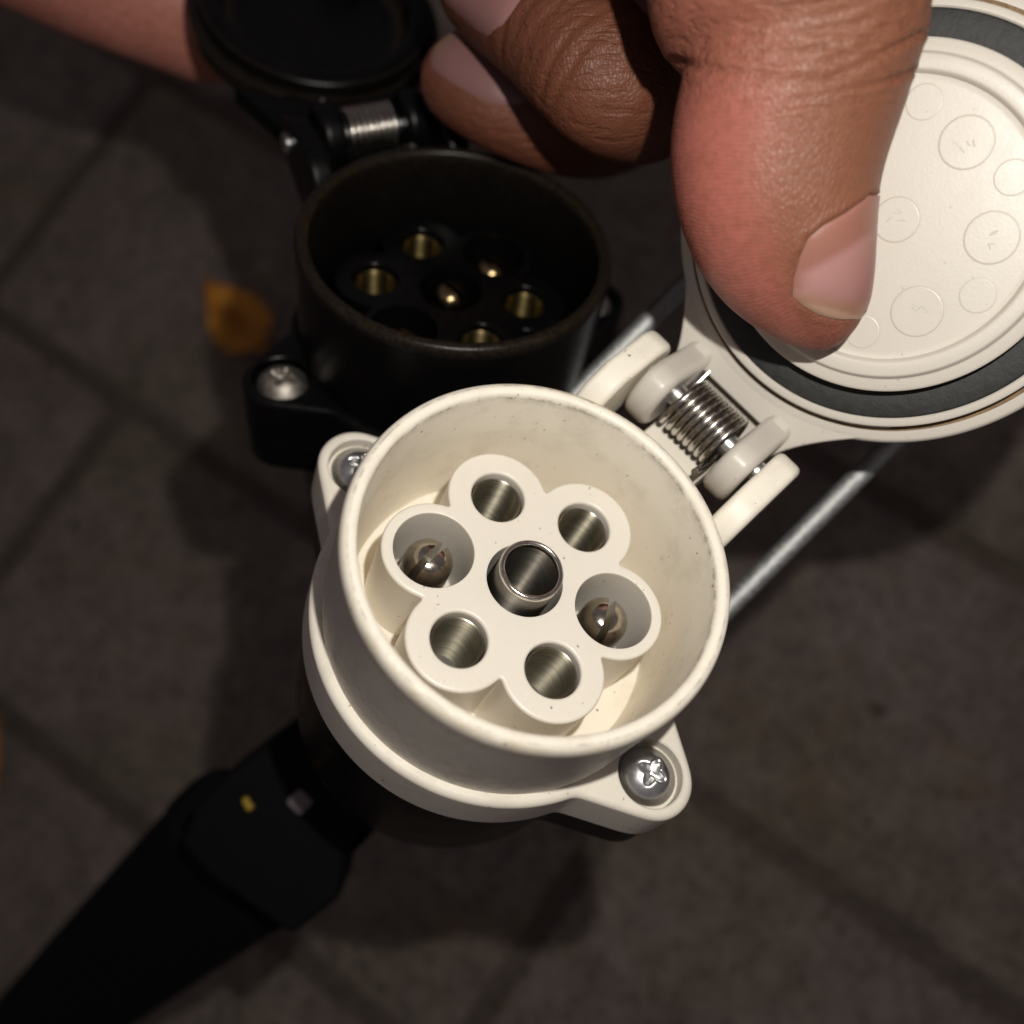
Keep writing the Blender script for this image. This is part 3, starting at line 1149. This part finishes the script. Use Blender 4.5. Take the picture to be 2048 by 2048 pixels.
hgt = t.math('ADD', hgt, t.math('MULTIPLY', t.math('MULTIPLY', lines, sep.outputs[1]), 0.85))
hgt = t.math('ADD', hgt, t.math('MULTIPLY', w1, 0.55))
t.l(t.bump(hgt, 0.75, 0.00022), b.inputs['Normal'])
M['skin'] = SK

NL, nt, b = new_mat('fingernail')
t = NT(nt)
att = t.n('ShaderNodeAttribute', attribute_name='nail_tone')
t.l(att.outputs['Color'], b.inputs['Base Color'])
b.inputs['Roughness'].default_value = 0.38
b.inputs['Subsurface Weight'].default_value = 0.3
b.inputs['Subsurface Radius'].default_value = (1, 0.5, 0.4)
b.inputs['Subsurface Scale'].default_value = 0.001
v = t.coord()
t.l(t.bump(t.noise(v, 500, 3, 0.5), 0.12, 0.0003), b.inputs['Normal'])
M['nail'] = NL

PALMAR = np.array([0.38, 0.120, 0.095])
DORSAL = np.array([0.200, 0.082, 0.046])


def catmull(xs, ys, xq):
    xs = np.asarray(xs, float)
    ys = np.asarray(ys, float)
    if ys.ndim == 1:
        ys = ys[:, None]
    m = np.zeros_like(ys)
    d = np.diff(ys, axis=0) / np.diff(xs)[:, None]
    m[1:-1] = (d[:-1] * np.diff(xs)[1:, None] + d[1:] * np.diff(xs)[:-1, None]) / (np.diff(xs)[1:] + np.diff(xs)[:-1])[:, None]
    m[0], m[-1] = d[0], d[-1]
    out = []
    for x in np.atleast_1d(xq):
        i = int(np.clip(np.searchsorted(xs, x) - 1, 0, len(xs) - 2))
        h = xs[i + 1] - xs[i]
        s = (x - xs[i]) / h
        s = min(max(s, 0), 1)
        out.append((2 * s**3 - 3 * s**2 + 1) * ys[i] + (s**3 - 2 * s**2 + s) * h * m[i] + (-2 * s**3 + 3 * s**2) * ys[i + 1] + (s**3 - s**2) * h * m[i + 1])
    return np.array(out).squeeze()


class Digit:
    """a finger as a swept surface: joints (camera mm), radii, up = direction the nail faces"""
    def __init__(s, pts, rad, up, n=90, seg=56, flat=0.92, bumps=()):
        pts = np.array(pts, float)
        L = np.r_[0, np.cumsum(np.linalg.norm(np.diff(pts, axis=0), axis=1))]
        s.len = L[-1]
        r0 = rad[0]
        # stations: dense rounded tip, then along
        q = np.r_[r0 * (1 - np.cos(np.linspace(0, math.pi / 2, 16)))[:-1], np.linspace(r0, L[-1], n)]
        s.q = q
        s.c = catmull(L, pts, q)
        R = catmull(L, np.array(rad, float), q)
        tip = q < r0
        R = R * np.where(tip, np.sqrt(np.maximum(1 - (1 - q / r0) ** 2, 0)) ** 0.85, 1)
        s.R = np.maximum(R, 0.02)
        T = np.gradient(s.c, axis=0)
        T /= np.linalg.norm(T, axis=1)[:, None]
        s.T = T
        up = unit(up)
        U = []
        u = up
        for i in range(len(q)):
            u = u - T[i] * (u @ T[i])
            u = u / np.linalg.norm(u)
            U.append(u)
        s.U = np.array(U)
        s.V = np.cross(T, s.U)
        s.flat = flat
        s.seg = seg
        s.bumps = bumps            # (q, angle centre, width q, depth, half angle)

    def at(s, q, a, off=0.0):
        c = np.array([np.interp(q, s.q, s.c[:, k]) for k in range(3)])
        u = unit([np.interp(q, s.q, s.U[:, k]) for k in range(3)])
        v = unit([np.interp(q, s.q, s.V[:, k]) for k in range(3)])
        r = np.interp(q, s.q, s.R) + off
        return c + r * (math.cos(a) * u * s.flat + math.sin(a) * v)

    def rows(s):
        out = []
        for i, q in enumerate(s.q):
            row = []
            for a in np.linspace(0, 2 * math.pi, s.seg, endpoint=False):
                r = s.R[i]
                for bq, ba, bw, bd, bh in s.bumps:
                    da = (a - ba + math.pi) % (2 * math.pi) - math.pi
                    r += bd * math.exp(-((q - bq) / bw) ** 2) * math.exp(-(da / bh) ** 2)
                row.append(s.c[i] + r * (math.cos(a) * s.U[i] * s.flat + math.sin(a) * s.V[i]))
            out.append(row)
        return out


def nail_mesh(name, dg, q0, q1, half_ang, origin, lift=0.28, tones=((0.31, 0.155, 0.145), (0.34, 0.22, 0.16))):
    """nail plate on the digit from q0 (free edge) to q1 (cuticle)"""
    nu, nv = 22, 17
    rows, col = [], []
    for i in range(nu):
        s = i / (nu - 1)
        q = q0 + (q1 - q0) * s
        # rounded ends
        wfac = 1.0
        if s < 0.16:
            wfac = 0.72 + 0.28 * math.sqrt(max(0, 1 - ((0.16 - s) / 0.16) ** 2))
        if s > 0.62:
            wfac = math.sqrt(max(0.02, 1 - ((s - 0.62) / 0.385) ** 2))
        row = []
        for j in range(nv):
            w = j / (nv - 1) * 2 - 1
            edge = max(abs(w) ** 6, max(0, (s - 0.9) / 0.1) ** 2)
            row.append(dg.at(q, w * half_ang * wfac, lift * (1 - 1.35 * edge)) - origin)
            k = 1 if s < 0.13 else 0
            col.append(tones[1] if k else tones[0])
        rows.append(row)
    mb = MB()
    mb.grid(rows)
    me = mb.mesh(name, recalc=False, angle=80, weld=False)
    ca = me.color_attributes.new('nail_tone', 'FLOAT_COLOR', 'POINT')
    ca.data.foreach_set('color', np.c_[np.array(col), np.ones(len(col))].astype(np.float32).ravel())
    return me


def hand_mesh(name, shells, voxel, origin, smooth_it=4):
    """closed shells (lists of rows in camera mm) -> one continuous remeshed surface"""
    me = bpy.data.meshes.new(name + '_raw')
    V, Fc = [], []
    for rows in shells:
        P = np.array(rows) - origin
        nu, nv = P.shape[:2]
        o = len(V)
        V += [tuple(p * MM) for p in P.reshape(-1, 3)]
        for i in range(nu - 1):
            for j in range(nv):
                Fc.append((o + i * nv + j, o + i * nv + (j + 1) % nv, o + (i + 1) * nv + (j + 1) % nv, o + (i + 1) * nv + j))
        Fc.append(tuple(o + j for j in range(nv))[::-1])
        Fc.append(tuple(o + (nu - 1) * nv + j for j in range(nv)))
    me.from_pydata(V, [], Fc)
    bm = bmesh.new()
    bm.from_mesh(me)
    bmesh.ops.recalc_face_normals(bm, faces=bm.faces)
    bm.to_mesh(me)
    bm.free()
    tmp = bpy.data.objects.new('tmp', me)
    COL.objects.link(tmp)
    md = tmp.modifiers.new('r', 'REMESH')
    md.mode = 'VOXEL'
    md.voxel_size = voxel * MM
    md2 = tmp.modifiers.new('s', 'SMOOTH')
    md2.factor = 0.5
    md2.iterations = smooth_it
    dg = bpy.context.evaluated_depsgraph_get()
    ev = tmp.evaluated_get(dg)
    out = bpy.data.meshes.new_from_object(ev)
    out.name = name
    bpy.data.objects.remove(tmp)
    out.polygons.foreach_set('use_smooth', [True] * len(out.polygons))
    return out


def paint_skin(me, origin, fn):
    n = len(me.vertices)
    co = np.zeros(n * 3, np.float32)
    me.vertices.foreach_get('co', co)
    co = co.reshape(-1, 3) / MM + origin
    tone, ridge, phase, disp = fn(co)
    if disp is not None:
        no = np.zeros(n * 3, np.float32)
        me.vertices.foreach_get('normal', no)
        co2 = co + no.reshape(-1, 3) * disp[:, None]
        me.vertices.foreach_set('co', ((co2 - origin) * MM).astype(np.float32).ravel())
        me.update()
    ca = me.color_attributes.new('skin_tone', 'FLOAT_COLOR', 'POINT')
    ca.data.foreach_set('color', np.c_[tone, np.ones(n)].astype(np.float32).ravel())
    cb = me.color_attributes.new('ridge', 'FLOAT_COLOR', 'POINT')
    cb.data.foreach_set('color', np.c_[ridge if ridge.ndim == 2 else np.c_[ridge, 0 * ridge], np.zeros(n), np.ones(n)].astype(np.float32).ravel())
    at = me.attributes.new('ridge_phase', 'FLOAT', 'POINT')
    at.data.foreach_set('value', phase.astype(np.float32))


# ---- thumb, measured as horizontal slices of the picture (display px of a 1932 px view -> 2048 px)
K = 2048 / 1932
TH = np.array([
    (-420, 1150, 1890), (-250, 1185, 1815), (-120, 1205, 1765), (0, 1224, 1746), (50, 1236, 1743), (85, 1259, 1738), (108, 1283, 1731), (126, 1291, 1726), (150, 1286, 1717), (200, 1275, 1702),
    (250, 1268, 1685), (300, 1266, 1668), (350, 1271, 1655), (400, 1281, 1648), (450, 1297, 1645), (500, 1320, 1643), (540, 1347, 1640),
    (575, 1378, 1634), (605, 1414, 1622), (630, 1452, 1606), (647, 1487, 1588), (658, 1522, 1567), (663, 1546, 1552)], float)
TZ = np.array([(-420, 104), (-250, 106), (-120, 107.5), (0, 109.5), (150, 112.5), (300, 115.0), (450, 117.0), (560, 119.0), (663, 121.5)], float)


def th_y(n):
    a = np.linspace(-420, 560, int(n * 0.75))
    e = 663 - (663 - 560) * (1 - np.linspace(0, 1, int(n * 0.25)) ** 0.5) ** 2 if False else 560 + 103 * np.sin(np.linspace(0, math.pi / 2, int(n * 0.3)))[1:]
    return np.r_[a, e]


def thumb_section(y):
    lo, hi = catmull(TH[:, 0], TH[:, 1:], [y]).reshape(-1)
    z = float(catmull(TZ[:, 0], TZ[:, 1], [y]))
    a = (hi - lo) / 2 * K * z / FPX
    c = px((lo + hi) / 2 * K, y * K, z)
    dfac = float(np.interp(y, [-420, 0, 150, 300, 500, 663], [1.0, 0.86, 0.9, 0.88, 0.86, 0.8]))
    return c, a, a * dfac


def thumb_pt(y, phi, off=0.0):
    c, a, bdep = thumb_section(y)
    return c + np.array([(a + off) * math.cos(phi), 0, -(bdep + off) * math.sin(phi)])


# creases: (display x0,y0 -> x1,y1, depth mm, width px)
CREASE = [   # polylines in display px: points, depth at each end (mm), width px
    (((1270, 112), (1300, 121), (1340, 131), (1400, 141), (1474, 148), (1540, 148)), 0.50, 0.06, 7),
    (((1745, 60), (1659, 103), (1596, 138), (1560, 150)), 0.55, 0.06, 5.5),
    (((1722, 134), (1659, 158), (1624, 166), (1580, 168)), 0.50, 0.05, 5),
    (((1300, 150), (1360, 160), (1430, 166), (1520, 160), (1580, 146)), 0.07, 0.22, 6),
    (((1350, 96), (1430, 104), (1520, 98), (1600, 76)), 0.07, 0.20, 6),
    (((1380, 66), (1470, 74), (1560, 62), (1640, 36)), 0.08, 0.18, 6),
    (((1450, 122), (1530, 122), (1600, 104), (1660, 78)), 0.08, 0.18, 5),
    (((1420, 180), (1500, 184), (1580, 176)), 0.04, 0.07, 6),
    (((1620, 190), (1690, 172)), 0.05, 0.12, 5),
    (((1560, 30), (1620, 10), (1700, -30)), 0.10, 0.2, 6)]
NAIL_EDGE = np.array([(1645, 366), (1639, 371), (1596, 402), (1556, 424), (1525, 450), (1509, 485), (1497, 525), (1495, 560), (1517, 578), (1548, 596), (1588, 604), (1616, 594), (1634, 570), (1642, 540)], float)


def seg_dist(P, a, c):
    a, c = np.array(a, float), np.array(c, float)
    d = c - a
    tt = np.clip(((P - a) @ d) / (d @ d), 0, 1)
    return np.linalg.norm(P - (a + tt[:, None] * d), axis=1)


thumb_rows = [[thumb_pt(y, ph) for ph in np.linspace(0, 2 * math.pi, 96, endpoint=False)] for y in th_y(170)]

HO = px(1500 * K, -40, 115)
# index and middle finger curled behind the thumb, nails towards the camera
f1 = Digit([px(925, -105, 151), px(1005, -38, 147), px(1110, 50, 140), px(1214, 160, 136), px(1280, 200, 145), px(1355, 110, 163), px(1430, -130, 172), px(1500, -420, 160)],
           [8.4, 9.1, 9.2, 9.0, 9.0, 9.3, 9.8, 10.5], up=(-0.22, 0.26, -0.95))
f2 = Digit([px(880, 112, 160), px(930, 152, 158), px(1005, 195, 157), px(1115, 236, 159), px(1215, 240, 168), px(1310, 130, 180), px(1390, -120, 184), px(1480, -420, 170)],
           [7.0, 7.7, 8.1, 8.4, 8.8, 9.2, 9.8, 10.5], up=(0.12, -0.12, -1))
f3 = Digit([px(1010, -330, 186), px(1080, -250, 186), px(1180, -170, 186), px(1290, -190, 192), px(1370, -320, 196), px(1450, -560, 180)], [6.8, 7.6, 8.2, 8.8, 9.4, 10], up=(0, -0.2, -1), n=60, seg=40)
f4 = Digit([px(1060, -520, 198), px(1130, -450, 198), px(1220, -400, 200), px(1310, -440, 202), px(1400, -640, 190)], [6.0, 6.6, 7.2, 7.8, 8.6], up=(0, -0.2, -1), n=50, seg=40)


def ellipsoid_rows(c, ax, n=36, seg=48):
    rows = []
    for i in range(1, n):
        a = math.pi * i / n
        rows.append([np.array(c) + math.cos(a) * np.array(ax[0]) + math.sin(a) * (math.cos(p) * np.array(ax[1]) + math.sin(p) * np.array(ax[2])) for p in np.linspace(0, 2 * math.pi, seg, endpoint=False)])
    return rows


palm_c = px(1530, -640, 148)
palm = ellipsoid_rows(palm_c, ((0, 40, 0), (32, 0, 0), (0, 0, 27)))
wrist = Digit([px(1530, -600, 146), palm_c + np.array([3, -35, 0]), palm_c + np.array([8, -90, -8]), palm_c + np.array([14, -170, -20])], [18, 24, 25, 29], up=(0, 0, -1), n=50, seg=48)
ball = ellipsoid_rows(px(1520, -420, 118), ((4, 26, 3), (19, -2, 0), (0, 0, 17)))
me = hand_mesh('hand', [thumb_rows, f1.rows(), f2.rows(), f3.rows(), f4.rows(), palm, wrist.rows(), ball], 0.5, HO, 3)


def near_digit(co, dg):
    """distance to the axis / radius, station and signed angle for each point"""
    best = np.full(len(co), 1e9)
    qq = np.zeros(len(co))
    an = np.zeros(len(co))
    for i in range(0, len(dg.q), 2):
        d = co - dg.c[i]
        al = d @ dg.T[i]
        rad = d - al[:, None] * dg.T[i]
        dist = np.linalg.norm(d, axis=1)
        sel = dist < best
        best[sel] = dist[sel]
        qq[sel] = dg.q[i] + al[sel]
        an[sel] = np.arctan2(rad[sel] @ dg.V[i], rad[sel] @ dg.U[i])
    return best, qq, an


def skin_fn(co):
    n = len(co)
    imx = (co[:, 0] / co[:, 2] * FPX + 1024) / K
    imy = (co[:, 1] / co[:, 2] * FPX + 1024) / K
    P = np.c_[imx, imy]
    tone = np.tile(DORSAL, (n, 1))
    ridge = np.zeros(n)
    phase = np.zeros(n)
    disp = np.zeros(n)
    # which digit
    cs = np.array([thumb_section(y)[0] for y in np.linspace(-420, 660, 109)])
    dth = np.full(n, 1e9)
    for c in cs:
        dth = np.minimum(dth, np.linalg.norm(co - c, axis=1))
    d1, q1, a1 = near_digit(co, f1)
    d2, q2, a2 = near_digit(co, f2)
    is_t = (dth < np.minimum(d1, d2) + 1.5) & (dth < 17)
    # thumb: palmar side is left and towards the lid
    yy = np.clip(imy, -420, 660)
    lo = np.interp(yy, TH[:, 0], TH[:, 1])
    hi = np.interp(yy, TH[:, 0], TH[:, 2])
    zc = np.interp(yy, TZ[:, 0], TZ[:, 1])
    u = (imx - (lo + hi) / 2) / np.maximum((hi - lo) / 2, 1)
    zz = (co[:, 2] - zc) / 10.0
    ang = np.arctan2(-zz, u)                     # pi/2 towards camera, 0 right, pi left
    pal = np.clip((np.abs(np.angle(np.exp(1j * (ang - 0.7)))) - 0.55) / 0.95, 0, 1)
    pal = pal * pal * (3 - 2 * pal)
    low = np.clip((imy - 120) / 90, 0, 1)
    pal_t = pal * (0.45 + 0.55 * low)
    pal_t = np.maximum(pal_t, np.clip((imy - 585) / 40, 0, 1) * 0.6)
    tone[is_t] = (DORSAL + (PALMAR - DORSAL) * pal_t[:, None])[is_t]
    rd = np.clip(pal * 1.3 - 0.25, 0, 1) * np.clip((imy - 170) / 40, 0, 1)
    ridge[is_t] = rd[is_t]
    # ridge pattern: horizontal lines that arch down towards the tip
    ph_ = (imy + 0.0016 * (imx - 1290) ** 2 * np.clip((imy - 300) / 250, 0, 1) + 0.28 * (imx - 1290) * np.clip((330 - imy) / 200, -0.6, 1)) * 2 * math.pi / 8.2
    phase[is_t] = ph_[is_t]
    front = is_t & (zz < 0.4)
    for pts_, d0, d1_, w in CREASE:
        d = np.full(n, 1e9)
        dep = np.zeros(n)
        m_ = len(pts_) - 1
        for k in range(m_):
            a, c = np.array(pts_[k], float), np.array(pts_[k + 1], float)
            e_ = c - a
            tt = np.clip(((P - a) @ e_) / (e_ @ e_), 0, 1)
            dd_ = np.linalg.norm(P - (a + tt[:, None] * e_), axis=1)
            sel = dd_ < d
            d[sel] = dd_[sel]
            f_ = (k + tt[sel]) / m_
            dep[sel] = d0 + (d1_ - d0) * f_
        fade = np.exp(-(d / w) ** 2)
        disp -= np.where(front, dep * fade, 0)
        bulge = np.exp(-((d - 2.2 * w) / (1.3 * w)) ** 2)
        disp += np.where(front, dep * 0.28 * bulge, 0)
    # soft groove and fold round the nail
    dn = np.full(n, 1e9)
    for a, c in zip(NAIL_EDGE[:-1], NAIL_EDGE[1:]):
        dn = np.minimum(dn, seg_dist(P, a, c))
    inside = np.zeros(n, bool)
    poly = np.vstack([NAIL_EDGE, [(1720, 540), (1720, 360)]])
    j = len(poly) - 1
    for i in range(len(poly)):
        xi, yi = poly[i]
        xj, yj = poly[j]
        cr = ((yi > imy) != (yj > imy)) & (imx < (xj - xi) * (imy - yi) / (yj - yi + 1e-9) + xi)
        inside ^= cr
        j = i
    disp -= np.where(front & inside, 0.34, 0)
    disp -= np.where(front & ~inside, 0.16 * np.exp(-(dn / 3.5) ** 2), 0)
    disp += np.where(front & ~inside & (imy < 590) & (imy < imx - 1000), 0.16 * np.exp(-((dn - 9) / 6.0) ** 2), 0)
    # fingers: wrinkles over the bent joints
    for dgt, qd, ad, dd in ((f1, q1, a1, d1), (f2, q2, a2, d2)):
        sel = (~is_t) & (dd < 16) & (dd <= np.minimum(d1, d2))
        palm_side = np.clip((np.abs(ad) - 1.5) / 0.7, 0, 1)
        tone[sel] = (np.array([0.112, 0.038, 0.018]) + (PALMAR * 0.55 - np.array([0.112, 0.038, 0.018])) * palm_side[:, None])[sel]
        for k, q in enumerate((21.5, 24, 26.2, 28.3, 30.2, 32.5)):
            wv = 0.5 * np.sin(ad * 2.3 + k * 1.7)
            disp -= np.where(sel, (0.32 if k % 2 else 0.22) * np.exp(-((qd - q + wv) / 0.6) ** 2) * np.exp(-(ad / 1.1) ** 2), 0)
        tipr = sel & (qd < 5)
        tone[tipr] = 0.5 * tone[tipr] + 0.5 * PALMAR * 0.65
    wr = np.where(is_t, np.clip((240 - imy) / 100, 0, 1) * (1 - 0.5 * pal_t), 0)
    wr = np.where((~is_t) & (np.minimum(d1, d2) < 14), 0.8, wr)
    return tone, np.c_[ridge, wr], phase, disp


paint_skin(me, HO, skin_fn)
hand = cam_root('hand', HO, label='brown hand with its thumb pressed on the white lid and two curled fingers', cat='hand')
obj('skin', me, M['skin'], hand)


def solve_thumb(X, Y):
    """section and angle of the thumb surface seen at display pixel X, Y"""
    y, ph = Y, math.pi / 3
    for _ in range(14):
        c, a, bd = thumb_section(y)
        p = thumb_pt(y, ph)
        qx, qy = (p[0] / p[2] * FPX + 1024) / K, (p[1] / p[2] * FPX + 1024) / K
        ap = a / p[2] * FPX / K
        y += (Y - qy) * 0.8
        ph = math.acos(max(-0.999, min(0.999, math.cos(ph) + 0.8 * (X - qx) / ap)))
    return y, ph


def dcut(Y, w):
    """rough distance (display px) from the cuticle line"""
    yc = np.interp(w, [0, 0.35, 0.7, 1.0], [515, 440, 400, 372])
    return max(Y - yc, 0)


def thumb_nail():
    rows, col = [], []
    ys = np.linspace(369, 603, 44)
    e = NAIL_EDGE
    up_i = e[1:8]
    lo_i = e[7:12]
    for Y in ys:
        if Y <= 560:
            xl = np.interp(Y, up_i[:, 1], up_i[:, 0])
        else:
            xl = np.interp(Y, lo_i[:4, 1], lo_i[:4, 0])
        y0, p0 = solve_thumb(xl, Y)
        p1 = math.radians(np.interp(Y, [369, 420, 560, 590, 603], [-8, -24, -26, -4, 24]))
        p1 = min(p1, p0 - 0.05)
        row = []
        for j in range(28):
            w = j / 27
            ph = p0 + (p1 - p0) * w
            y = y0 + (Y - y0) * (1 - max(math.sin(ph), 0) / max(math.sin(p0), 1e-3)) if p0 > 0.2 else Y
            edge = max((1 - w) ** 22, w ** 14)
            row.append(thumb_pt(y, ph, 0.14 - 0.26 * edge) - HO)
            d_tip = np.interp(w, [0, 0.3, 0.65, 1], [572, 592, 601, 585]) - Y
            pale = np.clip((34 - d_tip) / 22, 0, 1)
            base = np.array([0.36, 0.18, 0.16])
            pink = np.exp(-((w - 0.55) / 0.10) ** 2) * np.clip((Y - 400) / 60, 0, 1)
            base = base * (1 - 0.25 * pink) + np.array([0.0, -0.03, -0.028]) * pink
            tipl = np.clip((4.5 - d_tip) / 3, 0, 1) * 0.7
            cc_ = base * (1 - pale) + np.array([0.32, 0.17, 0.11]) * pale
            left = np.clip((0.40 - w) / 0.3, 0, 1)
            cc_ = cc_ * (1 + 0.16 * left) + np.array([0.0, 0.012, 0.022]) * left
            fin = cc_ * (1 - tipl) + np.array([0.45, 0.30, 0.21]) * tipl
            # cuticle and side folds take the colour of the skin
            ed = max(np.clip((0.09 - w) / 0.09, 0, 1), np.clip((22 - dcut(Y, w)) / 22, 0, 1)) if d_tip > 30 else np.clip((0.05 - w) / 0.05, 0, 1) * 0.6
            fin = fin * (1 - 0.75 * ed) + np.array([0.25, 0.10, 0.062]) * 0.75 * ed
            col.append(fin)
        rows.append(row)
    mb = MB()
    mb.grid(rows)
    me = mb.mesh('thumb_nail', recalc=False, angle=80, weld=False)
    ca = me.color_attributes.new('nail_tone', 'FLOAT_COLOR', 'POINT')
    ca.data.foreach_set('color', np.c_[np.array(col), np.ones(len(col))].astype(np.float32).ravel())
    return me


obj('thumb_nail', thumb_nail(), M['nail'], hand)
obj('fingernail', nail_mesh('fingernail', f1, 4.5, 24.5, 0.95, HO), M['nail'], hand)
obj('fingernail', nail_mesh('fingernail', f2, 3.4, 17.0, 0.78, HO, tones=((0.20, 0.098, 0.092), (0.21, 0.12, 0.09))), M['nail'], hand)

# ---- second hand: one finger pressing on the rim of the black lid, the rest out of the picture
GO = px(200, -60, 186)
g1 = Digit([px(520, 105, 196), px(405, 35, 193), px(240, -40, 186), px(40, -130, 184), px(-200, -250, 184), px(-520, -430, 186)], [10.4, 12.0, 12.7, 13.0, 13.4, 14], up=(0.35, -0.7, 0.6))
g2 = Digit([px(470, -620, 216), px(360, -630, 216), px(180, -620, 216), px(-60, -620, 210), px(-420, -640, 198)], [8.5, 9.6, 10.2, 11, 12], up=(0, -1, 0), n=60, seg=40)
g3 = Digit([px(430, -800, 226), px(320, -790, 226), px(120, -770, 226), px(-120, -760, 218), px(-440, -740, 204)], [8.5, 9.6, 10.2, 11, 12], up=(0, -1, 0), n=60, seg=40)
gp = ellipsoid_rows(px(-800, -640, 196), ((46, 14, 0), (-10, 36, 0), (0, 0, 24)))
gw = Digit([px(-760, -630, 196), px(-1200, -800, 198), px(-2200, -1190, 204)], [22, 27, 31], up=(0, 0, -1), n=40, seg=48)
g0 = Digit([px(380, -960, 232), px(270, -950, 232), px(60, -900, 230), px(-180, -880, 222), px(-500, -820, 208)], [8.2, 9.2, 9.8, 10.5, 11.5], up=(0, -1, 0), n=50, seg=40)
g4 = Digit([px(280, -1090, 236), px(190, -1080, 236), px(-10, -1030, 232), px(-520, -880, 210)], [7.0, 7.8, 8.6, 10], up=(0, -1, 0), n=50, seg=40)
me2 = hand_mesh('hand', [g1.rows(), g2.rows(), g3.rows(), g4.rows(), g0.rows(), gp, gw.rows()], 0.6, GO, 3)


def skin_fn2(co):
    n = len(co)
    d, q, a = near_digit(co, g1)
    pal = np.clip((np.abs(a) - 1.1) / 0.7, 0, 1)
    tone = DORSAL + (PALMAR * np.array([1.6, 2.0, 1.95]) - DORSAL) * pal[:, None]
    ridge = pal * np.clip((34 - q) / 8, 0, 1) * (d < 17)
    imx = (co[:, 0] / co[:, 2] * FPX + 1024) / K
    imy = (co[:, 1] / co[:, 2] * FPX + 1024) / K
    phase = (imy - 0.12 * imx + 0.0006 * np.maximum(imx - 200, 0) ** 2) * 2 * math.pi / 7.6
    return tone, ridge, phase, None


paint_skin(me2, GO, skin_fn2)
hand2 = cam_root('hand', GO, label='thumb of another hand holding the edge of the open black lid', cat='hand')
obj('skin', me2, M['skin'], hand2)
